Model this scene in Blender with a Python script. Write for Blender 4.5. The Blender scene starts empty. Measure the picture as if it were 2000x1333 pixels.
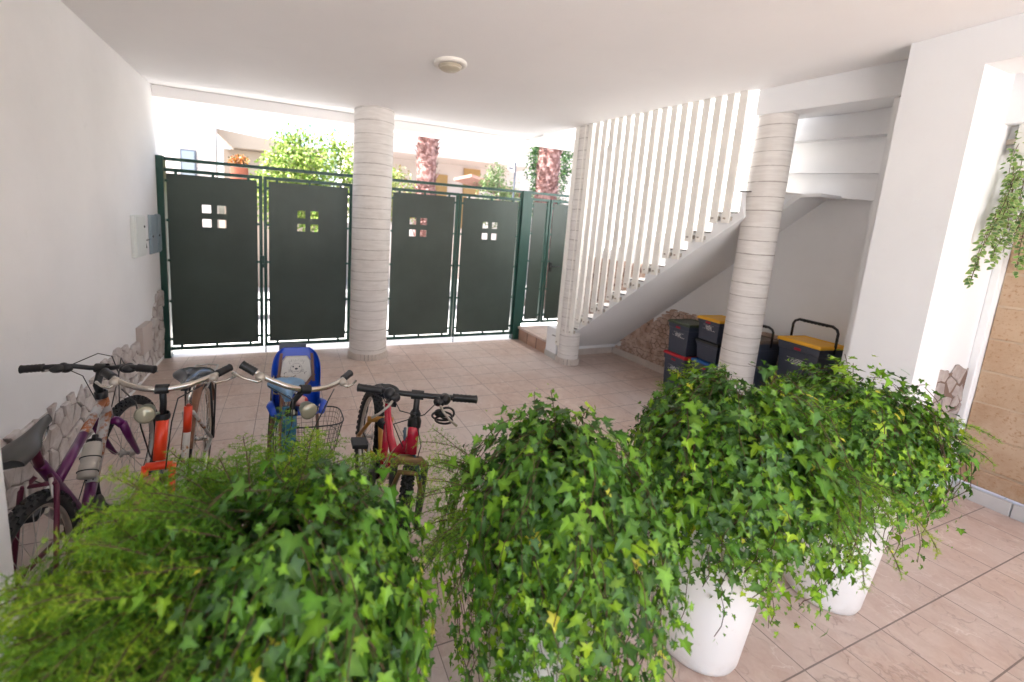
import bpy, math, random
import numpy as np
from mathutils import Vector, Matrix
random.seed(7)
PI = math.pi
scene = bpy.context.scene
col = scene.collection

# ------------------------------------------------------------------ camera, world, sun, exposure
YAW, PITCH, ROLL, HC = 0.3717, -0.1457, 0.0576, 1.65
Fv = Vector((math.sin(YAW)*math.cos(PITCH), math.cos(YAW)*math.cos(PITCH), math.sin(PITCH)))
Rv = Fv.cross(Vector((0, 0, 1))).normalized()
Uv = Rv.cross(Fv)
R2 = Rv*math.cos(ROLL)+Uv*math.sin(ROLL)
U2 = -Rv*math.sin(ROLL)+Uv*math.cos(ROLL)
cd = bpy.data.cameras.new('camera'); cam = bpy.data.objects.new('camera', cd); col.objects.link(cam)
m = Matrix.Identity(4)
for i in range(3):
    m[i][0] = R2[i]; m[i][1] = U2[i]; m[i][2] = -Fv[i]
m[2][3] = HC
cam.matrix_world = m
cd.sensor_width = 36.0; cd.lens = 805.28/2000*36
cd.shift_x = (1000-878.74)/2000; cd.shift_y = -(666.5-555.02)/2000
cd.clip_start = 0.02; cd.clip_end = 2000
cd.dof.use_dof = True; cd.dof.focus_distance = 2.1; cd.dof.aperture_fstop = 1.6
scene.camera = cam

SUN_EL, SUN_AZ = math.radians(57), math.radians(261)     # azimuth clockwise from +Y
world = bpy.data.worlds.new('World'); scene.world = world; world.use_nodes = True
wn = world.node_tree; wn.nodes.clear()
sky = wn.nodes.new('ShaderNodeTexSky'); sky.sky_type = 'NISHITA'; sky.sun_disc = False
sky.sun_elevation = SUN_EL; sky.sun_rotation = SUN_AZ
sky.air_density = 1.0; sky.dust_density = 3.5; sky.ozone_density = 0.6
bg = wn.nodes.new('ShaderNodeBackground'); bg.inputs[1].default_value = 0.15
wo = wn.nodes.new('ShaderNodeOutputWorld')
wn.links.new(sky.outputs[0], bg.inputs[0]); wn.links.new(bg.outputs[0], wo.inputs[0])
sd = bpy.data.lights.new('sun', 'SUN'); sun = bpy.data.objects.new('sun', sd); col.objects.link(sun)
sd.energy = 5.0; sd.angle = math.radians(0.5); sd.color = (1.0, 0.98, 0.95)
sv = Vector((math.sin(SUN_AZ)*math.cos(SUN_EL), math.cos(SUN_AZ)*math.cos(SUN_EL), math.sin(SUN_EL)))
sun.rotation_euler = sv.to_track_quat('Z', 'Y').to_euler()
scene.view_settings.view_transform = 'Standard'; scene.view_settings.look = 'None'
scene.view_settings.exposure = 2.52; scene.view_settings.gamma = 1.0
scene.render.engine = 'CYCLES'
try:
    scene.cycles.use_denoising = True
    scene.cycles.max_bounces = 10; scene.cycles.diffuse_bounces = 6
    scene.cycles.sample_clamp_indirect = 6.0
    scene.cycles.transparent_max_bounces = 8
except Exception:
    pass

# ------------------------------------------------------------------ materials
def lin(c):
    return tuple(((x/12.92) if x <= 0.04045 else ((x+0.055)/1.055)**2.4) for x in c)
def mat(name, color, rough=0.6, metal=0.0, var=0.0, vscale=6.0, bump=0.0, bscale=40.0, spec=0.5, coat=0.0,
        color2=None, mixscale=3.0, mixlo=0.45, mixhi=0.6):
    mt = bpy.data.materials.new(name); mt.use_nodes = True
    nt = mt.node_tree; b = nt.nodes['Principled BSDF']
    b.inputs['Roughness'].default_value = rough; b.inputs['Metallic'].default_value = metal
    b.inputs['Specular IOR Level'].default_value = spec
    if coat: b.inputs['Coat Weight'].default_value = coat
    tc = nt.nodes.new('ShaderNodeTexCoord')
    src = None
    if color2 is not None or var > 0:
        n = nt.nodes.new('ShaderNodeTexNoise'); n.inputs['Scale'].default_value = mixscale if color2 is not None else vscale
        n.inputs['Detail'].default_value = 6; n.inputs['Roughness'].default_value = 0.6
        nt.links.new(tc.outputs['Object'], n.inputs['Vector'])
        r = nt.nodes.new('ShaderNodeValToRGB')
        if color2 is not None:
            r.color_ramp.elements[0].position = mixlo; r.color_ramp.elements[1].position = mixhi
            r.color_ramp.elements[0].color = (*color, 1); r.color_ramp.elements[1].color = (*color2, 1)
        else:
            r.color_ramp.elements[0].position = 0.3; r.color_ramp.elements[1].position = 0.7
            r.color_ramp.elements[0].color = (*[c*(1-var) for c in color], 1)
            r.color_ramp.elements[1].color = (*[min(1, c*(1+var)) for c in color], 1)
        nt.links.new(n.outputs['Fac'], r.inputs['Fac']); nt.links.new(r.outputs['Color'], b.inputs['Base Color'])
    else:
        b.inputs['Base Color'].default_value = (*color, 1)
    if bump > 0:
        n2 = nt.nodes.new('ShaderNodeTexNoise'); n2.inputs['Scale'].default_value = bscale; n2.inputs['Detail'].default_value = 5
        nt.links.new(tc.outputs['Object'], n2.inputs['Vector'])
        bp = nt.nodes.new('ShaderNodeBump'); bp.inputs['Strength'].default_value = bump; bp.inputs['Distance'].default_value = 0.01
        nt.links.new(n2.outputs['Fac'], bp.inputs['Height']); nt.links.new(bp.outputs['Normal'], b.inputs['Normal'])
    return mt

class NT:
    """small helper for building node chains"""
    def __init__(s, mt): s.nt = mt.node_tree; s.b = s.nt.nodes['Principled BSDF']
    def n(s, t, **kw):
        nd = s.nt.nodes.new(t)
        for k, v in kw.items(): setattr(nd, k, v)
        return nd
    def l(s, a, b): s.nt.links.new(a, b)
    def math(s, op, a, b=None, c=None, clamp=False):
        nd = s.n('ShaderNodeMath', operation=op); nd.use_clamp = clamp
        for i, v in enumerate((a, b, c)):
            if v is None: continue
            if isinstance(v, (int, float)): nd.inputs[i].default_value = v
            else: s.l(v, nd.inputs[i])
        return nd.outputs[0]
    def mix(s, f, a, b, blend='MIX'):
        nd = s.n('ShaderNodeMix', data_type='RGBA', blend_type=blend)
        if isinstance(f, (int, float)): nd.inputs[0].default_value = f
        else: s.l(f, nd.inputs[0])
        for i, v in ((6, a), (7, b)):
            if isinstance(v, tuple): nd.inputs[i].default_value = (*v[:3], 1)
            else: s.l(v, nd.inputs[i])
        return nd.outputs[2]
    def noise(s, vec, scale, detail=4, rough=0.5):
        nd = s.n('ShaderNodeTexNoise'); nd.inputs['Scale'].default_value = scale; nd.inputs['Detail'].default_value = detail
        nd.inputs['Roughness'].default_value = rough
        s.l(vec, nd.inputs['Vector']); return nd.outputs['Fac']
    def ramp(s, f, p0, p1, c0=(0, 0, 0), c1=(1, 1, 1)):
        nd = s.n('ShaderNodeValToRGB'); e = nd.color_ramp.elements
        e[0].position = p0; e[1].position = p1; e[0].color = (*c0, 1); e[1].color = (*c1, 1)
        s.l(f, nd.inputs['Fac']); return nd.outputs['Color']

def plaster(name, c=(0.80, 0.78, 0.75), streak=0.06):
    mt = bpy.data.materials.new(name); mt.use_nodes = True; k = NT(mt)
    tc = k.n('ShaderNodeTexCoord').outputs['Object']
    f = k.noise(tc, 1.3, 5, 0.6)
    c1 = tuple(x*(1-streak) for x in c); c2 = tuple(x*(1-3.2*streak) for x in c)
    f2 = k.ramp(k.noise(tc, 4.7, 8, 0.75), 0.60, 0.74)
    f3 = k.ramp(k.noise(tc, 38, 5, 0.7), 0.66, 0.72)
    cc = k.mix(k.math('MULTIPLY', f2, 0.35), k.ramp(f, 0.35, 0.65, c1, c), c2)
    k.l(k.mix(k.math('MULTIPLY', f3, 0.25), cc, c2), k.b.inputs['Base Color'])
    k.b.inputs['Roughness'].default_value = 0.85; k.b.inputs['Specular IOR Level'].default_value = 0.25
    h = k.math('ADD', k.noise(tc, 90, 3), k.math('MULTIPLY', k.noise(tc, 7, 3), 1.5))
    bp = k.n('ShaderNodeBump'); bp.inputs['Strength'].default_value = 0.12; bp.inputs['Distance'].default_value = 0.006
    k.l(h, bp.inputs['Height']); k.l(bp.outputs['Normal'], k.b.inputs['Normal'])
    return mt

TP = 0.268; TX0 = 2.415; TY0 = 0.76
def floor_mat():
    mt = bpy.data.materials.new('floor_tiles'); mt.use_nodes = True; k = NT(mt)
    geo = k.n('ShaderNodeNewGeometry').outputs['Position']
    sp = k.n('ShaderNodeSeparateXYZ'); k.l(geo, sp.inputs[0])
    u = k.math('DIVIDE', k.math('SUBTRACT', sp.outputs[0], TX0), TP)
    v = k.math('DIVIDE', k.math('SUBTRACT', sp.outputs[1], TY0), TP)
    du = k.math('ABSOLUTE', k.math('SUBTRACT', u, k.math('ROUND', u)))
    dv = k.math('ABSOLUTE', k.math('SUBTRACT', v, k.math('ROUND', v)))
    # every second joint is the wide grout joint, the other one is finer
    u2 = k.math('DIVIDE', u, 2); v2 = k.math('DIVIDE', v, 2)
    d = k.math('MINIMUM', du, dv)
    evu = k.math('ABSOLUTE', k.math('SUBTRACT', u2, k.math('ROUND', u2)))
    wide = k.math('LESS_THAN', evu, 0.25); thr = k.math('ADD', 0.0062, k.math('MULTIPLY', wide, 0.004))
    grout = k.math('MAXIMUM', k.math('LESS_THAN', du, thr), k.math('LESS_THAN', dv, 0.0105))
    # per tile random
    cu = k.math('FLOOR', u); cv = k.math('FLOOR', v)
    cmb = k.n('ShaderNodeCombineXYZ'); k.l(cu, cmb.inputs[0]); k.l(cv, cmb.inputs[1])
    wn_ = k.n('ShaderNodeTexWhiteNoise'); wn_.noise_dimensions = '3D'; k.l(cmb.outputs[0], wn_.inputs['Vector'])
    rnd = wn_.outputs['Value']
    # relief: crazed stone figure inside each tile (offset per tile)
    off = k.n('ShaderNodeVectorMath', operation='SCALE'); k.l(wn_.outputs['Color'], off.inputs[0]); off.inputs['Scale'].default_value = 9.0
    add = k.n('ShaderNodeVectorMath', operation='ADD'); k.l(geo, add.inputs[0]); k.l(off.outputs[0], add.inputs[1])
    mp = k.n('ShaderNodeMapping'); mp.inputs['Scale'].default_value = (1.25, 1.05, 1.0); k.l(add.outputs[0], mp.inputs[0])
    wob = k.n('ShaderNodeTexNoise'); wob.inputs['Scale'].default_value = 14; wob.inputs['Detail'].default_value = 4
    k.l(mp.outputs[0], wob.inputs['Vector'])
    wsc = k.n('ShaderNodeVectorMath', operation='SCALE'); k.l(wob.outputs['Color'], wsc.inputs[0]); wsc.inputs['Scale'].default_value = 0.16
    a2 = k.n('ShaderNodeVectorMath', operation='ADD'); k.l(mp.outputs[0], a2.inputs[0]); k.l(wsc.outputs[0], a2.inputs[1])
    vor = k.n('ShaderNodeTexVoronoi'); vor.feature = 'DISTANCE_TO_EDGE'; vor.inputs['Scale'].default_value = 6.5
    k.l(a2.outputs[0], vor.inputs['Vector'])
    crack = k.math('SUBTRACT', 1, k.math('SMOOTH_MIN', k.math('MULTIPLY', vor.outputs['Distance'], 22), 1, 0.2), clamp=True)
    n1 = k.noise(a2.outputs[0], 9, 6, 0.65); n2 = k.noise(geo, 1.1, 3)
    base = k.ramp(n1, 0.30, 0.72, (0.47, 0.325, 0.260), (0.66, 0.540, 0.470))
    base = k.mix(k.math('MULTIPLY', rnd, 0.4), base, (0.51, 0.40, 0.35))
    base = k.mix(k.ramp(n2, 0.45, 0.75), base, (0.63, 0.55, 0.505))
    cvis = k.math('MULTIPLY', crack, k.ramp(k.noise(add.outputs[0], 7, 2), 0.42, 0.6))
    base = k.mix(k.math('MULTIPLY', cvis, 0.45), base, k.mix(k.ramp(k.noise(add.outputs[0], 3, 2), 0.48, 0.52), (0.24, 0.165, 0.14), (0.78, 0.71, 0.66)))
    base = k.mix(k.math('MULTIPLY', grout, 0.9), base, (0.19, 0.15, 0.13))
    # scuffs and faint traffic dirt
    dirt = k.ramp(k.noise(geo, 3.1, 7, 0.7), 0.53, 0.70)
    base = k.mix(k.math('MULTIPLY', dirt, 0.22), base, (0.33, 0.26, 0.22))
    k.l(base, k.b.inputs['Base Color'])
    k.l(k.math('ADD', 0.24, k.math('MULTIPLY', n1, 0.26)), k.b.inputs['Roughness'])
    h = k.math('SUBTRACT', k.math('SUBTRACT', k.math('MULTIPLY', n1, 0.5), k.math('MULTIPLY', crack, 0.5)), k.math('MULTIPLY', grout, 1.2))
    bp = k.n('ShaderNodeBump'); bp.inputs['Strength'].default_value = 0.45; bp.inputs['Distance'].default_value = 0.004
    k.l(h, bp.inputs['Height']); k.l(bp.outputs['Normal'], k.b.inputs['Normal'])
    return mt

def column_mat():
    mt = bpy.data.materials.new('column_stone'); mt.use_nodes = True; k = NT(mt)
    tc = k.n('ShaderNodeTexCoord').outputs['Object']
    sp = k.n('ShaderNodeSeparateXYZ'); k.l(tc, sp.inputs[0])
    c1 = k.n('ShaderNodeCombineXYZ'); k.l(sp.outputs[2], c1.inputs[2])
    wob = k.math('ADD', k.math('MULTIPLY', k.math('SUBTRACT', k.noise(c1.outputs[0], 3.3, 2), 0.5), 0.17), k.math('MULTIPLY', k.math('SUBTRACT', k.noise(tc, 1.3, 2), 0.5), 0.035))
    z = k.math('DIVIDE', k.math('ADD', sp.outputs[2], wob), 0.118)
    dz = k.math('ABSOLUTE', k.math('SUBTRACT', z, k.math('ROUND', z)))
    rag = k.math('MULTIPLY', k.noise(tc, 18, 5, 0.7), 0.075)
    line = k.math('LESS_THAN', dz, k.math('SUBTRACT', rag, 0.010))
    mp = k.n('ShaderNodeMapping'); mp.inputs['Scale'].default_value = (1.2, 1.2, 9); k.l(tc, mp.inputs[0])
    st = k.noise(mp.outputs[0], 4.5, 6, 0.65)
    base = k.ramp(st, 0.25, 0.7, (0.60, 0.565, 0.53), (0.76, 0.73, 0.70))
    blot = k.ramp(k.noise(tc, 4, 6, 0.7), 0.55, 0.75)
    base = k.mix(k.math('MULTIPLY', blot, 0.35), base, (0.50, 0.45, 0.41))
    base = k.mix(k.math('MULTIPLY', line, k.ramp(k.noise(tc, 3.0, 3), 0.3, 0.6, (0.3, 0.3, 0.3), (0.9, 0.9, 0.9))), base, (0.30, 0.265, 0.235))
    k.l(base, k.b.inputs['Base Color']); k.b.inputs['Roughness'].default_value = 0.7
    h = k.math('SUBTRACT', k.math('MULTIPLY', st, 0.22), k.math('MULTIPLY', line, 1.0))
    bp = k.n('ShaderNodeBump'); bp.inputs['Strength'].default_value = 0.3; bp.inputs['Distance'].default_value = 0.003
    k.l(h, bp.inputs['Height']); k.l(bp.outputs['Normal'], k.b.inputs['Normal'])
    return mt

def sandstone_mat():
    mt = bpy.data.materials.new('sandstone'); mt.use_nodes = True; k = NT(mt)
    at = k.n('ShaderNodeAttribute'); at.attribute_name = 'tint'
    tc = k.n('ShaderNodeTexCoord').outputs['Object']
    n1 = k.noise(tc, 3.2, 9, 0.72); n2 = k.noise(tc, 60, 4, 0.6)
    base = k.ramp(n1, 0.38, 0.62, (0.34, 0.205, 0.115), (0.51, 0.385, 0.275))
    mixed = k.mix(at.outputs['Fac'], base, (0.46, 0.33, 0.22))
    mixed = k.mix(k.ramp(n2, 0.55, 0.7), mixed, (0.33, 0.19, 0.10))
    k.l(mixed, k.b.inputs['Base Color']); k.b.inputs['Roughness'].default_value = 0.9
    bp = k.n('ShaderNodeBump'); bp.inputs['Strength'].default_value = 0.7; bp.inputs['Distance'].default_value = 0.006
    k.l(k.math('ADD', n1, k.math('MULTIPLY', n2, 0.5)), bp.inputs['Height']); k.l(bp.outputs['Normal'], k.b.inputs['Normal'])
    return mt

def rust_paint(name, paint, rust=(0.33, 0.12, 0.035), lo=0.52, hi=0.6, scale=14):
    mt = bpy.data.materials.new(name); mt.use_nodes = True; k = NT(mt)
    tc = k.n('ShaderNodeTexCoord').outputs['Object']
    f = k.ramp(k.noise(tc, scale, 6, 0.65), lo, hi)
    k.l(k.mix(f, paint, rust), k.b.inputs['Base Color'])
    k.l(k.math('ADD', 0.32, k.math('MULTIPLY', f, 0.4)), k.b.inputs['Roughness'])
    return mt

def leaf_mat(name, transl=0.3, rough=0.38, spec=0.5):
    """leaf colour comes from the per-leaf 'Col' attribute (real leaf colours, young and old)"""
    mt = bpy.data.materials.new(name); mt.use_nodes = True; k = NT(mt)
    at = k.n('ShaderNodeAttribute'); at.attribute_name = 'Col'
    tc = k.n('ShaderNodeTexCoord').outputs['Object']
    v = k.mix(k.math('MULTIPLY', k.noise(tc, 60, 3), 0.3), at.outputs['Color'], (0.05, 0.10, 0.02))
    k.l(v, k.b.inputs['Base Color']); k.b.inputs['Roughness'].default_value = rough
    k.b.inputs['Specular IOR Level'].default_value = spec
    tr = k.n('ShaderNodeBsdfTranslucent'); k.l(at.outputs['Color'], tr.inputs['Color'])
    mx = k.n('ShaderNodeMixShader'); mx.inputs[0].default_value = transl
    out = [n for n in k.nt.nodes if n.type == 'OUTPUT_MATERIAL'][0]
    k.l(k.b.outputs[0], mx.inputs[1]); k.l(tr.outputs[0], mx.inputs[2]); k.l(mx.outputs[0], out.inputs['Surface'])
    return mt

M = {}
M['plaster'] = plaster('white_plaster', (0.85, 0.855, 0.86))
M['ceiling'] = plaster('ceiling_plaster', (0.84, 0.83, 0.825), 0.03)
M['pier'] = plaster('pier_plaster', (0.78, 0.785, 0.79), 0.04)
M['floor'] = floor_mat()
M['column'] = column_mat()
M['sandstone'] = sandstone_mat()
M['mortar'] = mat('sandstone_mortar', (0.46, 0.35, 0.25), 0.95, var=0.15, bump=0.4)
M['gate'] = mat('gate_green_paint', (0.012, 0.035, 0.026), 0.42, var=0.15, bump=0.05, bscale=200)
M['gate_frame'] = mat('gate_frame_green', (0.012, 0.055, 0.042), 0.35, var=0.1)
M['gate_panel'] = mat('gate_panel_green', (0.040, 0.057, 0.047), 0.36, var=0.2, vscale=1.5, bump=0.05, bscale=300, spec=0.5)
k = NT(M['gate_panel']); tc_ = k.n('ShaderNodeTexCoord').outputs['Object']; mp_ = k.n('ShaderNodeMapping'); mp_.inputs['Scale'].default_value = (9, 1, 0.8); k.l(tc_, mp_.inputs[0])
k.l(k.math('ADD', 0.28, k.math('MULTIPLY', k.noise(mp_.outputs[0], 1.5, 6, 0.7), 0.35)), k.b.inputs['Roughness'])
M['stone_white'] = mat('whitewashed_stone', (0.62, 0.58, 0.56), 0.85, color2=(0.40, 0.345, 0.32), mixscale=7, mixlo=0.38, mixhi=0.66, bump=0.5, bscale=30)
M['stone_pink'] = mat('pinkish_stone', (0.42, 0.29, 0.22), 0.85, color2=(0.60, 0.47, 0.40), mixscale=9, mixlo=0.4, mixhi=0.62, bump=0.5, bscale=30)
M['stone_grey'] = mat('grey_pink_stone', (0.30, 0.25, 0.23), 0.85, color2=(0.42, 0.37, 0.34), mixscale=8, mixlo=0.4, mixhi=0.62, bump=0.5, bscale=30)
M['joint_dark'] = mat('stone_joint', (0.17, 0.11, 0.085), 0.95, bump=0.3)
M['joint_white'] = mat('whitewashed_joint', (0.26, 0.23, 0.21), 0.95, bump=0.3)
M['skirt'] = mat('skirting_tile', (0.60, 0.53, 0.48), 0.4, var=0.1)
M['skirt_grey'] = mat('grey_skirting_tile', (0.50, 0.49, 0.48), 0.4, var=0.08)
M['dark'] = mat('dark_joint', (0.06, 0.05, 0.045), 0.8)
M['terracotta'] = mat('riser_tile', (0.42, 0.25, 0.18), 0.5, var=0.15)
M['cream'] = mat('cream_painted_metal', (0.80, 0.775, 0.72), 0.45, var=0.06)
M['steelc'] = mat('bracket_metal', (0.42, 0.37, 0.31), 0.4, 0.3, var=0.2, vscale=30)
M['tread'] = mat('tread_slab', (0.58, 0.55, 0.52), 0.4, var=0.08)
M['nosing'] = mat('dark_nosing', (0.07, 0.06, 0.055), 0.5)
M['box_grey'] = mat('painted_cabinet', (0.74, 0.77, 0.75), 0.4, 0.0, var=0.03)
M['box_blue'] = mat('blue_grey_cabinet', (0.27, 0.34, 0.39), 0.4, var=0.05)
M['black'] = mat('black_plastic', (0.012, 0.012, 0.013), 0.42, var=0.2)
M['rubber'] = mat('tyre_rubber', (0.016, 0.016, 0.017), 0.75, var=0.3, bump=0.3, bscale=80)
M['chrome'] = mat('worn_chrome', (0.60, 0.56, 0.50), 0.26, 1.0, var=0.15, vscale=20)
M['alu'] = mat('dull_aluminium', (0.50, 0.48, 0.45), 0.38, 0.9, var=0.1)
M['silver'] = mat('silver_paint', (0.55, 0.53, 0.49), 0.4, 0.4, var=0.1)
M['purple'] = mat('purple_paint', (0.105, 0.006, 0.09), 0.28, 0.2, var=0.12, coat=0.4)
M['maroon'] = mat('maroon_paint', (0.10, 0.010, 0.035), 0.35, 0.2, var=0.2)
M['white_rust'] = rust_paint('white_paint_with_rust', (0.48, 0.47, 0.47), (0.36, 0.13, 0.05), 0.50, 0.58, 13)
M['orange'] = rust_paint('orange_paint', (0.72, 0.05, 0.012), (0.35, 0.06, 0.02), 0.6, 0.7, 10)
M['brown'] = rust_paint('rusty_brown_metal', (0.22, 0.10, 0.055), (0.30, 0.15, 0.09), 0.45, 0.6, 18)
M['white_frame'] = rust_paint('worn_white_frame', (0.50, 0.49, 0.46), (0.30, 0.14, 0.06), 0.56, 0.64, 18)
M['sticker_blue'] = mat('sticker_blue', (0.10, 0.20, 0.35), 0.5)
M['blue_frame'] = rust_paint('blue_frame_paint', (0.010, 0.10, 0.20), (0.10, 0.08, 0.07), 0.60, 0.7, 16)
M['blue_plastic'] = mat('blue_plastic', (0.004, 0.06, 0.48), 0.3, coat=0.2, var=0.06)
M['saddle_blue'] = mat('faded_blue_vinyl', (0.10, 0.22, 0.36), 0.28, var=0.3, vscale=9)
M['saddle_grey'] = mat('grey_vinyl', (0.055, 0.055, 0.053), 0.45, var=0.2)
M['saddle_black'] = mat('glossy_black_vinyl', (0.02, 0.023, 0.027), 0.22, var=0.2)
M['pad_white'] = mat('cream_pad_cover', (0.55, 0.54, 0.50), 0.6, var=0.07, vscale=25)
M['ink'] = mat('printed_ink', (0.05, 0.05, 0.06), 0.7)
M['strap'] = mat('brown_strap', (0.16, 0.09, 0.07), 0.8)
M['red_cloth'] = mat('red_pink_cloth', (0.50, 0.03, 0.05), 0.8, color2=(0.70, 0.45, 0.38), mixscale=18, mixlo=0.48, mixhi=0.54)
M['red_frame'] = mat('magenta_red_paint', (0.46, 0.007, 0.035), 0.26, 0.1, var=0.1, coat=0.5)
M['yellow_frame'] = mat('ochre_paint', (0.42, 0.20, 0.03), 0.35, 0.1, var=0.2)
M['bronze'] = mat('bronze_paint', (0.20, 0.12, 0.05), 0.35, 0.3, var=0.2)
M['lens'] = mat('lamp_glass', (0.40, 0.37, 0.27), 0.10, 0.4)
M['lamp_body'] = mat('lamp_body', (0.30, 0.32, 0.25), 0.3, 0.5, var=0.2)
M['bottle'] = mat('cloudy_bottle_plastic', (0.50, 0.47, 0.42), 0.35)
M['navy'] = mat('navy_plastic', (0.040, 0.050, 0.078), 0.42, var=0.08, bump=0.05, bscale=150)
M['lid_green'] = mat('dark_green_plastic', (0.045, 0.065, 0.035), 0.4)
M['lid_yellow'] = mat('yellow_plastic', (0.85, 0.45, 0.03), 0.4, var=0.03)
M['lid_red'] = mat('red_plastic', (0.50, 0.008, 0.02), 0.35)
M['lid_blue'] = mat('blue_lid_plastic', (0.008, 0.09, 0.36), 0.35)
M['lid_brown'] = mat('brown_plastic', (0.13, 0.09, 0.07), 0.4)
M['print_white'] = mat('white_print', (0.75, 0.75, 0.75), 0.6)
M['print_red'] = mat('red_print', (0.35, 0.01, 0.03), 0.6)
M['pot'] = mat('white_planter', (0.80, 0.785, 0.755), 0.42, bump=0.04, bscale=60)
k = NT(M['pot']); tc_ = k.n('ShaderNodeTexCoord').outputs['Object']; sz_ = k.n('ShaderNodeSeparateXYZ'); k.l(tc_, sz_.inputs[0])
g_ = k.math('MULTIPLY', k.math('SUBTRACT', 1, k.math('DIVIDE', sz_.outputs[2], 0.09), clamp=True), k.ramp(k.noise(tc_, 12, 6, 0.7), 0.4, 0.65))
sc_ = k.math('MULTIPLY', k.ramp(k.noise(tc_, 24, 7, 0.75), 0.62, 0.7), 0.25)
k.l(k.mix(k.math('MAXIMUM', k.math('MULTIPLY', g_, 0.55), sc_), (0.80, 0.785, 0.755), (0.45, 0.37, 0.29)), k.b.inputs['Base Color'])
M['soil'] = mat('potting_soil', (0.04, 0.025, 0.015), 0.95, bump=0.8, bscale=60)
M['ivy'] = leaf_mat('ivy_leaf', 0.20, 0.42, 0.4)
M['fern'] = leaf_mat('fern_needle', 0.42, 0.5)
M['varieg'] = leaf_mat('variegated_leaf', 0.25)
M['vine'] = mat('vine_stem', (0.09, 0.05, 0.025), 0.8, var=0.4, vscale=30)
M['lamp_white'] = mat('lamp_base_white', (0.75, 0.72, 0.66), 0.4)
M['lamp_glass'] = mat('frosted_diffuser', (0.72, 0.68, 0.58), 0.25, var=0.03)
M['lamp_grille'] = mat('lamp_inner_dome', (0.42, 0.37, 0.28), 0.35, var=0.1)
M['louvre'] = mat('louvre_white', (0.66, 0.66, 0.62), 0.45)
M['road'] = mat('asphalt', (0.26, 0.255, 0.25), 0.9, var=0.2, vscale=4, bump=0.3)
M['pave'] = mat('pale_pavement', (0.66, 0.64, 0.61), 0.85, var=0.1, bump=0.3)
M['houseW'] = plaster('cream_render', (0.52, 0.455, 0.42), 0.04)  # one even cream base colour
M['houseB'] = plaster('beige_render', (0.36, 0.29, 0.235), 0.04)
M['ochre'] = mat('ochre_shutter', (0.36, 0.22, 0.08), 0.6, var=0.05)
M['glassd'] = mat('window_glass', (0.20, 0.23, 0.26), 0.1, 0.2)
M['framed'] = mat('dark_window_frame', (0.06, 0.07, 0.09), 0.5)
M['brickred'] = mat('red_earthenware', (0.24, 0.07, 0.035), 0.8, var=0.2)
M['flower'] = leaf_mat('orange_flowers', 0.3)
M['palm'] = mat('palm_trunk_bark', (0.13, 0.055, 0.045), 0.9, color2=(0.32, 0.19, 0.17), mixscale=10, bump=0.6, bscale=20)
M['bark'] = mat('grey_bark', (0.16, 0.12, 0.09), 0.9, var=0.3, bump=0.5)
M['rooftile'] = mat('roof_tiles', (0.36, 0.20, 0.16), 0.8, var=0.25, vscale=12)

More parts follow.
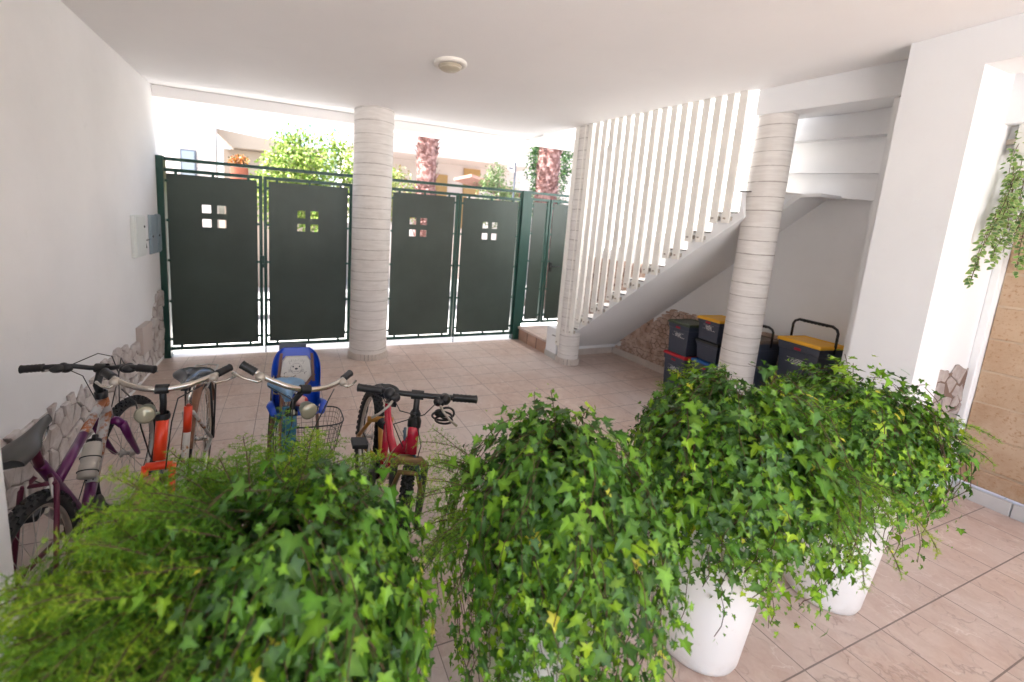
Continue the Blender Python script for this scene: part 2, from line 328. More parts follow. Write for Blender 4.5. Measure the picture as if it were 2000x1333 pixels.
# ------------------------------------------------------------------ mesh helpers
class MB:
    def __init__(s): s.v = []; s.f = []; s.mi = []; s.sm = []
    def add(s, vs, fs, mi=0, smooth=False):
        o = len(s.v); s.v += [tuple(p) for p in vs]
        for f in fs: s.f.append([i+o for i in f]); s.mi.append(mi); s.sm.append(smooth)
        return s
    def box(s, a, b, mi=0, T=None):
        x0, y0, z0 = a; x1, y1, z1 = b
        vs = [(x0,y0,z0),(x1,y0,z0),(x1,y1,z0),(x0,y1,z0),(x0,y0,z1),(x1,y0,z1),(x1,y1,z1),(x0,y1,z1)]
        if T: vs = [T(p) for p in vs]
        return s.add(vs, [(0,3,2,1),(4,5,6,7),(0,1,5,4),(1,2,6,5),(2,3,7,6),(3,0,4,7)], mi)
    def bar(s, p0, p1, w, h, mi=0, up=(0, 0, 1)):
        p0 = Vector(p0); p1 = Vector(p1); d = (p1-p0).normalized(); upv = Vector(up)
        a = d.cross(upv)
        if a.length < 1e-4: a = d.cross(Vector((0, 1, 0)))
        a.normalize(); b = a.cross(d)
        vs = [p+a*sx*w/2+b*sy*h/2 for p in (p0, p1) for sx, sy in ((-1,-1),(1,-1),(1,1),(-1,1))]
        return s.add(vs, [(0,1,2,3),(7,6,5,4),(0,4,5,1),(1,5,6,2),(2,6,7,3),(3,7,4,0)], mi)
    def tube(s, pts, r, mi=0, n=10, cap=True, T=None):
        pts = [Vector(p) for p in pts]
        if T: pts = [Vector(T(p)) for p in pts]
        rs = r if isinstance(r, (list, tuple)) else [r]*len(pts)
        vs = []; fs = []; prev = None
        for i, p in enumerate(pts):
            d = (pts[min(i+1, len(pts)-1)]-pts[max(i-1, 0)]).normalized()
            if prev is None:
                a = d.cross(Vector((0, 0, 1)))
                if a.length < 1e-3: a = d.cross(Vector((0, 1, 0)))
            else:
                a = prev-d*prev.dot(d)
            a.normalize(); prev = a.copy(); b = d.cross(a)
            for j in range(n):
                t = 2*PI*j/n; vs.append(p+(a*math.cos(t)+b*math.sin(t))*rs[i])
        for i in range(len(pts)-1):
            for j in range(n):
                fs.append((i*n+j, i*n+(j+1) % n, (i+1)*n+(j+1) % n, (i+1)*n+j))
        if cap: fs.append(tuple(range(n))[::-1]); fs.append(tuple(range((len(pts)-1)*n, len(pts)*n)))
        return s.add(vs, fs, mi, True)
    def lathe(s, prof, center=(0, 0, 0), n=32, mi=0, axis='z', T=None, smooth=True):
        vs = []; fs = []
        for (r, z) in prof:
            for j in range(n):
                t = 2*PI*j/n; c, q = r*math.cos(t), r*math.sin(t)
                p = (c, q, z) if axis == 'z' else ((c, z, q) if axis == 'y' else (z, c, q))
                p = (p[0]+center[0], p[1]+center[1], p[2]+center[2])
                vs.append(T(p) if T else p)
        for i in range(len(prof)-1):
            for j in range(n):
                fs.append((i*n+j, i*n+(j+1) % n, (i+1)*n+(j+1) % n, (i+1)*n+j))
        return s.add(vs, fs, mi, smooth)
    def prism(s, poly, axis, a, b, mi=0):
        """extrude polygon; poly pts are the two other coordinates"""
        def P(q, w):
            if axis == 'x': return (w, q[0], q[1])
            if axis == 'y': return (q[0], w, q[1])
            return (q[0], q[1], w)
        n = len(poly); vs = [P(q, a) for q in poly]+[P(q, b) for q in poly]
        fs = [tuple(range(n))[::-1], tuple(range(n, 2*n))]+[(i, (i+1) % n, n+(i+1) % n, n+i) for i in range(n)]
        return s.add(vs, fs, mi)
    def ellipsoid(s, c, r, mi=0, n=14, k=9, T=None):
        vs = []; fs = []
        for i in range(k+1):
            ph = PI*i/k
            for j in range(n):
                t = 2*PI*j/n
                p = (c[0]+r[0]*math.sin(ph)*math.cos(t), c[1]+r[1]*math.sin(ph)*math.sin(t), c[2]+r[2]*math.cos(ph))
                vs.append(T(p) if T else p)
        for i in range(k):
            for j in range(n): fs.append((i*n+j, (i+1)*n+j, (i+1)*n+(j+1) % n, i*n+(j+1) % n))
        return s.add(vs, fs, mi, True)
    def build(s, name, mats, parent=None, bevel=0.0, label=None, seg=2):
        me = bpy.data.meshes.new(name)
        me.from_pydata(s.v, [], s.f); me.validate()
        if not isinstance(mats, (list, tuple)): mats = [mats]
        for q in mats: me.materials.append(q)
        if len(me.polygons) == len(s.mi):
            me.polygons.foreach_set('material_index', s.mi)
            me.polygons.foreach_set('use_smooth', s.sm)
        me.update()
        o = bpy.data.objects.new(name, me); col.objects.link(o)
        if parent: o.parent = parent
        if bevel:
            b = o.modifiers.new('bevel', 'BEVEL'); b.width = bevel; b.segments = seg; b.limit_method = 'ANGLE'; b.angle_limit = 0.7
        if label: o['label'] = label
        return o

def tag(o, label=None, cat=None, group=None, kind=None):
    if label: o['label'] = label
    if cat: o['category'] = cat
    if group: o['group'] = group
    if kind: o['kind'] = kind
    return o
def thing(name, label, cat, loc=(0, 0, 0), rot=(0, 0, 0), group=None):
    o = bpy.data.objects.new(name, None); col.objects.link(o); o.location = loc; o.rotation_euler = rot
    o.empty_display_size = 0.1
    return tag(o, label, cat, group)
def copy_tree(o, parent=None):
    c = o.copy(); col.objects.link(c)
    if parent: c.parent = parent
    for ch in list(o.children): copy_tree(ch, c)
    return c

# ------------------------------------------------------------------ setting: floor, ceiling, outside ground
XL, YG, ZC, ZG, XR, XP, XP2, YJ, YPE, YU = -1.305, 5.23, 2.852, 2.165, 4.20, 3.41, 3.715, 1.182, 1.495, 4.365
b = MB(); b.box((XL-0.25, -3.2, -0.12), (XP2+1.2, 5.20, 0.0)); tag(b.build('floor', M['floor']), kind='structure')
b = MB(); b.box((-150, -150, -0.5), (150, 150, -0.16)); tag(b.build('ground', M['pave']), kind='structure')
b = MB(); b.box((-60, 5.215, -0.15), (60, 6.6, -0.012)); tag(b.build('pavement', M['pave']), kind='structure')
b = MB(); b.box((-60, 6.6, -0.155), (60, 12.4, -0.14)); tag(b.build('road', M['road']), kind='structure')
# ceiling slab (follows the slanted line of the stair well) ; unseen rear edge placed to control light from behind
def PX(y): return 3.167+(4.239-y)*0.192          # plane of the stair side
b = MB()
poly = [(XL-0.25, -2.6), (XP+0.05, -2.6), (XP+0.05, YPE-0.01), (PX(YPE), YPE), (PX(4.239), 4.239), (3.12, 4.45), (3.12, 5.36), (XL-0.25, 5.36)]
b.prism(poly, 'z', ZC, ZC+0.25)
cei = tag(b.build('ceiling', M['ceiling']), kind='structure')

b = MB(); b.box((XP2+0.001, -2.9, 3.2), (4.335, 0.25, 3.45)); tag(b.build('shade_slab', M['ceiling']), 'added white slab out of view that shades the side passage', 'slab')  # unseen slab added to cut the sky light falling into the side court
# front beam above gate
b = MB(); b.box((XL, 5.16, 2.742), (3.02, 5.36, ZC-0.002)); b.build('beam', M['ceiling'], None)
tag(bpy.data.objects['beam'], 'long shallow white beam under the ceiling edge above the green gates', 'beam')
b = MB(); b.box((3.03, 4.75, 2.83), (4.5, 5.40, ZC+0.3)); tag(b.build('landing_slab', M['ceiling']), 'pale slab over the pedestrian gate behind the slim column', 'slab')

# ------------------------------------------------------------------ rubble stone cladding generator (Voronoi cells)
def clip(poly, px, py, nx, ny):
    out = []
    for i in range(len(poly)):
        a = poly[i]; c = poly[(i+1) % len(poly)]
        da = (a[0]-px)*nx+(a[1]-py)*ny; dc = (c[0]-px)*nx+(c[1]-py)*ny
        if da <= 0: out.append(a)
        if da*dc < 0:
            t = da/(da-dc); out.append((a[0]+(c[0]-a[0])*t, a[1]+(c[1]-a[1])*t))
    return out
def cladding(name, u0, u1, top, size, aspect, P, parent, mats, gap=0.008, thick=(0.02, 0.045), seed=1, ragged=0.04, label=None):
    """P(u, z, d) -> world point; top(u) gives height of the cladding"""
    rnd = random.Random(seed)
    seeds = []; su = size; sz = size*aspect; zmax = max(top(u0), top(u1), top((u0+u1)/2))
    nz = int(zmax/sz)+2; nu = int((u1-u0)/su)+2
    for i in range(-1, nu+1):
        for j in range(-1, nz+1):
            seeds.append((u0+(i+0.5*(j % 2)+rnd.uniform(-0.42, 0.42))*su, (j+rnd.uniform(-0.42, 0.42))*sz))
    b = MB()
    for (sx, sy) in seeds:
        tp = top(min(max(sx, u0), u1))+rnd.uniform(-ragged, ragged)
        poly = [(u0, 0.06), (u1, 0.06), (u1, tp), (u0, tp)]
        if not (u0-su < sx < u1+su) or sy > tp+0.02: continue
        for (qx, qy) in seeds:
            if (qx, qy) == (sx, sy) or abs(qx-sx) > 3*su or abs(qy-sy) > 3*sz: continue
            dx, dy = qx-sx, qy-sy; L = math.hypot(dx, dy); mx, my = (sx+qx)/2, (sy+qy)/2
            poly = clip(poly, mx-dx/L*gap, my-dy/L*gap, dx/L, dy/L)
            if len(poly) < 3: break
        if len(poly) < 3: continue
        # drop tiny edges
        pp = [p for i, p in enumerate(poly) if math.dist(p, poly[i-1]) > 0.006]
        if len(pp) < 3: continue
        cx = sum(p[0] for p in pp)/len(pp); cy = sum(p[1] for p in pp)/len(pp)
        t = rnd.uniform(*thick); tx, ty = rnd.uniform(-0.12, 0.12), rnd.uniform(-0.12, 0.12)
        n = len(pp); vs = []
        for (k_, q, dd) in ((0, 1.0, 0.0), (1, 1.0, 0.75), (2, 0.86, 1.0)):
            for p in pp:
                x = cx+(p[0]-cx)*q; y = cy+(p[1]-cy)*q
                d = dd*(t+(x-cx)*tx+(y-cy)*ty+rnd.uniform(-0.002, 0.002)) if dd else 0.0
                vs.append(P(x, y, max(d, 0.0)))
        fs = [(i, (i+1) % n, n+(i+1) % n, n+i) for i in range(n)]+[(n+i, n+(i+1) % n, 2*n+(i+1) % n, 2*n+i) for i in range(n)]
        fs.append(tuple(range(2*n, 3*n)))
        b.add(vs, fs, 0)
    N = 24; vs = []; fs = []
    for i in range(N+1):
        u = u0+(u1-u0)*i/N
        vs += [P(u, 0.05, 0.006), P(u, max(0.051, top(u)-0.03), 0.006)]
    for i in range(N): fs.append((2*i, 2*i+2, 2*i+3, 2*i+1))
    b.add(vs, fs, 1)
    return b.build(name, mats, parent, label=label)

# ------------------------------------------------------------------ left wall
lw = thing('wall', 'long white plastered wall with low rough stone cladding on the left', 'wall', (XL, 1, 0))
b = MB(); b.box((-0.25, -4.2, -0.1), (0, 4.36, 2.849)); b.build('plaster_body', M['plaster'], lw)
cladding('stone_cladding', 0.62, 4.2, lambda u: 0.46+0.035*math.sin(u*5)+(0.30 if u > 3.72 else 0.0)*min(1, (u-3.72)/0.3 if u > 3.72 else 0),
         0.078, 1.75, lambda u, z, d: (d+0.001, u, z), lw, [M['stone_white'], M['joint_white']], gap=0.005, thick=(0.010, 0.030), seed=3, ragged=0.03)
b = MB(); b.box((0.001, 3.35, 0.30), (0.055, 3.62, 0.56)); b.build('access_plate', M['houseW'], lw, bevel=0.004)
# foreground pilaster at the left edge
b = MB(); b.box((XL+0.001, 0.9, 0.0), (-0.728, 1.386, 2.85)); tag(b.build('pilaster', M['pier'], None, bevel=0.006), 'white square pilaster cut off by the left edge of the picture', 'pilaster')
# cabinets on the left wall
def cabinet(y0, y1, z0, z1, d, m, label, latch=True, hook=False):
    t = thing('meter_cabinet', label, 'cabinet', (XL, (y0+y1)/2, z0), group='cabinets on the left wall')
    h = z1-z0; w = (y1-y0)/2
    b = MB(); b.box((0.001, -w, 0), (d, w, h)); b.build('case', m, t, bevel=0.004)
    b = MB(); b.box((d+0.0005, -w+0.012, 0.012), (d+0.008, w-0.012, h-0.012)); dr = b.build('door', m, t, bevel=0.002)
    b = MB(); b.lathe([(0, 0.006), (0.010, 0.006), (0.012, 0)], (d+0.008, w-0.05 if latch else -w+0.04, h*0.72 if latch else h*0.45), 12, axis='x'); b.build('lock', M['black'], dr)
    if hook:
        b = MB(); b.tube([(d, w+0.002, 0.14), (d+0.02, w+0.03, 0.145), (d+0.01, w+0.10, 0.15)], 0.004, n=6); b.tube([(d, w-0.01, 0.145), (d+0.012, w-0.02, 0.07)], 0.004, n=6); b.build('cable', M['black'], t)
    return t
cabinet(4.36, 4.64, 1.19, 1.565, 0.032, M['box_grey'], 'largest pale grey meter cabinet with a loose cable, nearest of the three', hook=True)
cabinet(4.84, 5.02, 1.18, 1.565, 0.02, M['box_blue'], 'flat blue-grey metal cabinet in the middle of the three on the wall', latch=False)
cabinet(5.055, 5.215, 1.18, 1.572, 0.02, M['box_blue'], 'narrow blue-grey cabinet right beside the green gate post', latch=False)

# ------------------------------------------------------------------ columns
def column(x, y, r, z1, label, stain=False):
    t = thing('column', label, 'column', (x, y, 0), group='round stone columns')
    b = MB(); b.lathe([(r, 0.0), (r, z1)], n=48)
    o = b.build('shaft', M['column'], t)
    b = MB(); n = max(18, int(2*PI*(r+0.018)/0.045))
    for i in range(n):
        a0 = 2*PI*(i+0.06)/n; a1 = 2*PI*(i+0.94)/n
        R1 = r+0.018; R0 = r+0.001; h = 0.075
        vs = [(R*math.cos(a), R*math.sin(a), z) for z in (0.001, h) for R in (R0, R1) for a in (a0, a1)]
        b.add(vs, [(0, 1, 3, 2), (4, 6, 7, 5), (2, 3, 7, 6), (0, 2, 6, 4), (1, 5, 7, 3), (0, 4, 5, 1)], 0)
    b.lathe([(r+0.008, 0.0), (r+0.008, 0.070), (r, 0.072)], n=40, mi=1)
    b.build('base_ring', [M['skirt'], M['dark']], t)
    if stain:
        b = MB()
        vs = []; fs = []
        for i in range(13):
            z = 0.10+i*0.028; w = 0.10*(0.5+0.5*math.sin(i*1.3+1))+0.06
            for k_ in (-1, 0, 1):
                a = -0.62+k_*w; vs.append(((r+0.0015)*math.cos(a), (r+0.0015)*math.sin(a), z))
        for i in range(12):
            for k_ in (0, 1): fs.append((i*3+k_, i*3+k_+1, i*3+k_+4, i*3+k_+3))
        b.add(vs, fs, 0, True); b.build('rust_stain', mat('rust_stain', (0.34, 0.17, 0.09), 0.8, color2=(0.55, 0.45, 0.38), mixscale=22), t)
    return t
column(0.875, 4.88, 0.222, ZC, 'thick round banded stone column standing between the two pairs of green gates')
column(3.255, 4.13, 0.127, ZC, 'slim banded column at the foot of the staircase with a rust stain near its base', True)
column(3.672, 2.346, 0.134, 2.653, 'slim banded column under the thick beam among the storage bins')

# ------------------------------------------------------------------ gates
def leaf_panel(b, x0, x1, z0, z1, holes, y, th=0.012):
    """panel with four square holes: built as strips round the openings"""
    if not holes:
        b.box((x0, y, z0), (x1, y+th, z1)); return
    (hx0, hx1, hx2, hx3), (hz0, hz1, hz2, hz3) = holes
    xs = [x0, hx0, hx1, hx2, hx3, x1]; zs = [z0, hz0, hz1, hz2, hz3, z1]
    for j in range(5):
        if j in (0, 2, 4):
            b.box((x0, y, zs[j]), (x1, y+th, zs[j+1]))
        else:
            for i in (0, 2, 4): b.box((xs[i], y, zs[j]), (xs[i+1], y+th, zs[j+1]))
def gate_leaf(parent, x0, x1, z0, z1, hc, y=YG, clips=True, name='leaf', holes=True, handle=0):
    fw = 0.035; g = 0.019
    b = MB()
    b.box((x0, y-0.02, z0), (x0+fw, y+0.02, z1)); b.box((x1-fw, y-0.02, z0), (x1, y+0.02, z1))
    b.box((x0+fw, y-0.02, z0), (x1-fw, y+0.02, z0+fw)); b.box((x0+fw, y-0.02, z1-fw), (x1-fw, y+0.02, z1))
    lf = b.build(name, M['gate_frame'], parent, bevel=0.003)
    px0, px1, pz0, pz1 = x0+fw+g, x1-fw-g, z0+fw+g, z1-fw-g
    hh = None
    if holes:
        q = 0.088; s2 = 0.058
        hh = ((hc-s2/2-q, hc-s2/2, hc+s2/2, hc+s2/2+q), (1.455, 1.455+q, 1.455+q+0.066, 1.455+2*q+0.066))
    b = MB(); leaf_panel(b, px0, px1, pz0, pz1, hh, y-0.012)
    b.build('panel', M['gate_panel'], lf)
    def cl(x, z, horizontal):
        b = MB()
        if horizontal: b.box((x-0.026, y-0.016, z-0.013), (x+0.026, y-0.0125, z+0.013)); b.box((x-0.026, y-0.0124, z-0.012), (x+0.026, y+0.006, z-0.006)); b.box((x-0.026, y-0.0124, z+0.006), (x+0.026, y+0.006, z+0.012))
        else: b.box((x-0.013, y-0.016, z-0.026), (x+0.013, y-0.0125, z+0.026)); b.box((x-0.012, y-0.0124, z-0.026), (x-0.006, y+0.006, z+0.026)); b.box((x+0.006, y-0.0124, z-0.026), (x+0.012, y+0.006, z+0.026))
        b.build('clip', M['gate_frame'], lf)
    W = px1-px0; H = pz1-pz0
    if W > 0.5: fx = [0.1, 0.5, 0.9]
    else: fx = []
    for f in fx: cl(px0+W*f, pz1+g/2, False); cl(px0+W*f, pz0-g/2, False)
    for f in (0.04, 0.27, 0.51, 0.74, 0.96): cl(px0-g/2, pz0+H*f, True); cl(px1+g/2, pz0+H*f, True)
    return lf
def big_gate(x0, xm, x1, label, hc1, hc2, post_left):
    t = thing('gate', label, 'gate', (0, 0, 0), group='pairs of solid green metal gates')
    b = MB(); b.box((x0, YG-0.02, ZG-0.034), (x1, YG+0.02, ZG)); b.build('top_rail', M['gate_frame'], t, bevel=0.003)
    gate_leaf(t, x0+0.012, xm-0.006, 0.075, 2.055, hc1)
    gate_leaf(t, xm+0.006, x1-0.004, 0.075, 2.055, hc2)
    b = MB(); b.box((xm-0.035, YG-0.034, 1.02), (xm+0.015, YG-0.021, 1.16)); b.tube([(xm-0.01, YG-0.034, 1.06), (xm-0.01, YG-0.06, 1.06)], 0.009, n=10)
    b.build('lock', M['gate_frame'], t)
    b = MB(); b.tube([(xm+0.02, YG-0.03, 0.30), (xm+0.02, YG-0.03, 0.004)], 0.006, n=8); b.build('drop_bolt', M['gate_frame'], t)
    return t
g1 = big_gate(-1.292, -0.30, 0.70, 'green pair of gate leaves left of the thick column beside the left wall', -0.79, 0.185, True)
b = MB(); b.box((-1.303, YG-0.06, 0.0), (-1.238, YG+0.05, ZG+0.01)); b.build('post', M['gate_frame'], g1, bevel=0.004)
g2 = big_gate(1.13, 2.10, 3.066, 'green pair of gate leaves between the thick column and the tall gate post', 1.545, 2.585, False)
b = MB(); b.box((3.055, YG-0.05, 0.0), (3.185, YG+0.05, ZG)); b.build('post', M['gate_frame'], g2, bevel=0.004)
gp = thing('gate', 'narrow green pedestrian gate with a black lever handle behind the slim column', 'gate', (0, 0, 0))
b = MB(); b.box((3.19, YG-0.02, ZG-0.034), (4.55, YG+0.02, ZG)); b.build('top_rail', M['gate_frame'], gp, bevel=0.003)
gate_leaf(gp, 3.20, 3.53, 0.235, 2.075, 0, holes=False, name='fixed_leaf')
lf = gate_leaf(gp, 3.545, 4.42, 0.235, 2.075, 4.0, holes=False, name='door_leaf')
b = MB(); b.box((3.60, YG-0.04, 1.02), (3.64, YG-0.02, 1.16)); b.tube([(3.62, YG-0.04, 1.10), (3.62, YG-0.075, 1.10), (3.76, YG-0.08, 1.10)], 0.009, n=8); b.build('lever_handle', M['black'], lf)

# raised entry platform
en = thing('entry_step', 'raised tiled entry step in front of the pedestrian gate', 'step', (0, 0, 0))
b = MB(); b.box((3.16, 4.48, 0.0), (4.19, 5.20, 0.165)); b.build('riser', M['terracotta'], en)
b = MB(); b.box((3.14, 4.47, 0.166), (4.19, 5.20, 0.196)); b.build('tread', M['floor'], en, bevel=0.006)
b = MB()
for i in range(3): b.box((3.1565, 4.70+i*0.235, 0.004), (3.161, 4.706+i*0.235, 0.162))
b.build('joint_line', M['dark'], en)
b = MB(); b.box((3.15, 4.24, 0.0), (3.42, 4.468, 0.40)); o = b.build('low_block', M['plaster'], None, bevel=0.012); tag(o, 'small white plaster block between the entry step and the slim column', 'block')
b = MB(); b.box((3.146, 4.236, 0.001), (3.424, 4.472, 0.075)); b.build('base_tile', M['skirt_grey'], o)

# ------------------------------------------------------------------ staircase
RUN, RISE = 0.1885, 0.1745
def stz(y): return 2.045+(2.43-y)/RUN*RISE      # tread height line at the riser tops
DX, DY = 0.192, -1.0; DL = math.hypot(DX, DY); UX, UY = DX/DL, DY/DL   # along the stair (towards camera)
st = thing('staircase', 'white concrete staircase rising behind cream vertical bars to the ceiling', 'staircase')
b = MB()
ytop = 1.60; steps = []
y = 2.43+RUN*10; z = 2.045-RISE*10
prof = []
yy = y; zz = z
prof.append((yy, zz-RISE))
while yy > 2.25:
    prof.append((yy, zz)); yy2 = yy-RUN
    prof.append((yy2, zz)); steps.append((yy, yy2, zz)); yy = yy2; zz += RISE
# soffit line z = a + b*y through (4.026,.39),(2.35,1.873)
def sof(y): return 0.39+(4.026-y)*0.8848
poly = prof+[(prof[-1][0], sof(prof[-1][0])), (4.60, max(0.0, sof(4.60))), (y, 0.196)]
poly = prof+[(2.05, prof[-1][1]), (2.05, 2.021), (2.184, 2.021), (2.375, sof(2.375)), (2.385, sof(2.385)), (4.36, sof(4.36)), (y, sof(4.36))]
def SX(yv, off): return PX(yv)+off
n = len(poly)
vs = [(SX(q[0], 0.0) if q[0] > 2.38 else 3.86, q[0], q[1]) for q in poly]+[(4.20, q[0], q[1]) for q in poly]
fs = [tuple(range(n))[::-1], tuple(range(n, 2*n))]+[(i, (i+1) % n, n+(i+1) % n, n+i) for i in range(n)]
b.add(vs, fs, 0)
import bmesh
me = bpy.data.meshes.new('flight'); me.from_pydata(b.v, [], b.f); bm = bmesh.new(); bm.from_mesh(me)
bmesh.ops.recalc_face_normals(bm, faces=bm.faces); bmesh.ops.triangulate(bm, faces=[f for f in bm.faces if len(f.verts) > 4]); bm.to_mesh(me); bm.free()
me.materials.append(M['pier']); fl = bpy.data.objects.new('flight', me); col.objects.link(fl); fl.parent = st
for (ya, yb, zt) in steps:
    b = MB()
    x0, x1 = SX(ya, -0.012), SX(yb, -0.012)
    if yb < 2.3: x1 = 3.62; x0 = SX(ya, -0.012)
    vs = [(x0, ya+0.012, zt+0.001), (x1, yb, zt+0.001), (4.19, yb, zt+0.001), (4.19, ya+0.012, zt+0.001)]
    vs += [(p[0], p[1], zt+0.013) for p in vs]
    b.add(vs, [(0, 3, 2, 1), (4, 5, 6, 7), (0, 1, 5, 4), (1, 2, 6, 5), (2, 3, 7, 6), (3, 0, 4, 7)], 0); trd = b.build('tread', M['tread'], st)
    b = MB(); b.bar((x0-0.003, ya+0.010, zt+0.005), (x1-0.003, yb, zt+0.005), 0.004, 0.008); b.build('nosing', M['nosing'], trd)
# vertical bars: two per tread, hung beside the stringer, fixed with small brackets
bar_src = None
ybar = []
for (ya, yb, zt) in steps:
    ybar += [(ya-0.030, zt), (ya-0.030-RUN/2, zt)]
extra_low = [(4.33, 0.33), (4.42, 0.30)]
for yv, zt in [(q, w) for q, w in ybar if 2.44 < q < 4.22]:
    x = SX(yv, -0.045); zb = zt-0.085
    b = MB(); b.bar((x, yv, zb), (x, yv, ZC+0.22), 0.026, 0.060, up=(UX, UY, 0)); br = b.build('baluster', M['cream'], st, bevel=0.002)
    b = MB(); b.bar((x+0.008, yv, zt-0.045), (x+0.046, yv, zt-0.045), 0.05, 0.034); b.lathe([(0, -0.014), (0.008, -0.014), (0.008, 0)], (x-0.011, yv, zt-0.045), 8, axis='x'); b.build('bracket', M['steelc'], br)

# walls of the stair well: far wall behind the bars and wall under the flight
sw = thing('wall', 'tall white wall on the right behind the stair with pinkish stone cladding below', 'wall', (XR, 0, 0))
b = MB(); b.box((0.0, YPE+0.1, -0.1), (0.25, 5.33, 5.6)); b.build('plaster_body', M['plaster'], sw)
def dadotop(y): return min(0.80, max(0.07, 0.067+(4.339-y)*0.8848))
cladding('stone_cladding', 1.62, 4.36, dadotop, 0.058, 1.0, lambda u, z, d: (-d-0.001, u, z), sw, [M['stone_pink'], M['joint_dark']], gap=0.0035, thick=(0.008, 0.022), seed=5, ragged=0.004)
b = MB(); b.box((-0.024, 1.62, 0.001), (-0.0012, 4.36, 0.085)); b.build('skirting', M['skirt'], sw)
# stepped stone cladding above the treads
cladding('stone_cladding', 3.75, 5.2, lambda y: 1.28, 0.10, 1.0,
         lambda u, z, d: (-d-0.002, u, max(z, 0.2)), sw, [M['stone_pink'], M['joint_dark']], gap=0.004, thick=(0.008, 0.022), seed=9, ragged=0.01)
uw = thing('wall', 'low white wall closing the space under the foot of the stair', 'wall', (0, 0, 0))
b = MB(); b.box((3.30, YU, 0.0), (4.199, YU+0.1, 0.30)); b.build('plaster_body', M['plaster'], uw)
b = MB(); b.box((3.30, YU-0.022, 0.001), (4.17, YU-0.001, 0.085)); b.build('skirting', M['skirt'], uw)

# ------------------------------------------------------------------ beams at the head of the stair
def slant_box(b, ya, yb, z0, z1, off0, off1, zb0=None, mi=0):
    """box between planes PX+off0 and PX+off1"""
    zb = z0 if zb0 is None else zb0
    vs = [(PX(ya)+off0, ya, z0), (PX(yb)+off0, yb, zb), (PX(yb)+off1, yb, zb), (PX(ya)+off1, ya, z0)]
    vs += [(p[0], p[1], z1) for p in vs]
    b.add(vs, [(0, 3, 2, 1), (4, 5, 6, 7), (0, 1, 5, 4), (1, 2, 6, 5), (2, 3, 7, 6), (3, 0, 4, 7)], mi)
b = MB(); slant_box(b, 2.425, 1.50, 2.655, ZC+0.24, 0.004, 0.34, 2.630); o = b.build('beam', M['pier'], None, bevel=0.006)
tag(o, 'thick white beam resting on the slim column, running to the wide pier', 'beam')
hs = thing('stair_soffit', 'stepped white underside of the upper stair flight above the storage bins', 'soffit')
def strip_x(b, x, pts, d):   # pts = [(y,z)...] polygon on plane x, extruded towards +x
    b.prism(pts, 'x', x, x+d)
b = MB(); strip_x(b, 3.95, [(2.9, 3.3), (0.9, 3.3), (0.9, 2.40), (2.9, 2.53)], 0.24); b.build('deep_fascia', M['pier'], hs)
b = MB(); strip_x(b, 4.06, [(2.9, 2.70), (0.9, 2.70), (0.9, 2.11), (2.9, 2.30)], 0.13); b.build('middle_fascia', M['plaster'], hs)
b = MB(); strip_x(b, 4.13, [(2.9, 2.40), (0.9, 2.40), (0.9, 1.88), (2.9, 2.14)], 0.06); b.build('low_fascia', M['plaster'], hs)

# ------------------------------------------------------------------ right pier with the opening to the side court
pw = thing('pier', 'wide white pier and lintel framing the opening on the right', 'pier', (XP, 0, 0))
W_ = XP2-XP
b = MB()
b.box((0, YJ, -0.02), (W_, YPE, ZC-0.001)); b.box((0, -2.9, 2.64), (W_, YJ, ZC-0.001))
b.box((0.051, -2.9, ZC+0.002), (W_, YPE, 6.0))  # unseen upper wall, added to keep sky light out of the side court
o = b.build('plaster_body', M['pier'], pw)
# alcove wall between pier and sandstone, raised out of view to dim the court
aw = thing('wall', 'narrow grey-white wall between pier and sandstone with angular stone cladding', 'wall', (0, 1.26, 0))
b = MB(); b.box((XP2+0.001, 0.236, -0.05), (4.45, 0.40, 8.0)); b.build('plaster_body', M['pier'], aw)
b = MB(); b.box((XP2+0.001, -0.02, -0.05), (4.40, 0.235, 8.0)); b.build('recess_wall', M['pier'], aw)
cladding('stone_cladding', XP2+0.004, 4.262, lambda u: 0.90, 0.12, 0.9, lambda u, z, d: (u, -0.022-d, z), aw, [M['stone_grey'], M['joint_dark']], gap=0.005, thick=(0.007, 0.012), seed=14, ragged=0.02)

# sandstone wall; unseen upper height added to narrow the sky over the court
ss = thing('wall', 'warm brown sandstone block wall at the right edge', 'wall', (4.33, 0, 0))
b = MB(); b.box((0.003, -4.0, 0.14), (0.3, 1.20, 8.0)); b.build('mortar_bed', M['mortar'], ss)
mb = MB(); tints = []
rnd = random.Random(21); zc = 0.225; row = 0
while zc < 7.7:
    hgt = 0.218; yb_ = 1.20+0.0; first = True
    yy = yb_
    L0 = 0.52 if row % 2 else 0.29
    while yy > -3.9:
        L = L0 if first else 0.50; first = False
        y0 = yy-L+0.006; y1 = yy-0.0; z0 = zc+0.004; z1 = zc+hgt-0.004
        n0 = len(mb.f)
        mb.box((rnd.uniform(-0.006, 0.004), y0, z0), (0.05, y1, z1)); tints += [rnd.random()*0.8]*6
        yy -= L
    zc += hgt; row += 1
so = mb.build('stone_block_course', M['sandstone'], ss, bevel=0.007)
at = so.data.attributes.new('tint', 'FLOAT', 'FACE')
at.data.foreach_set('value', tints)
b = MB(); b.box((-0.018, -4.0, 0.10), (0.10, 1.19, 0.215)); b.build('base_course', M['sandstone'], ss, bevel=0.01)
b = MB()
yy = 1.17
for L in (0.245, 0.40, 0.40, 0.40, 0.40):
    b.box((-0.055, yy-L+0.005, 0.001), (-0.0185, yy, 0.094)); yy -= L
b.build('skirting', M['skirt_grey'], ss, bevel=0.003)
b = MB(); b.box((-0.064, 1.203, 0.0), (0.08, 1.2395, 8.0)); b.build('edge_trim', M['pier'], ss, bevel=0.005)

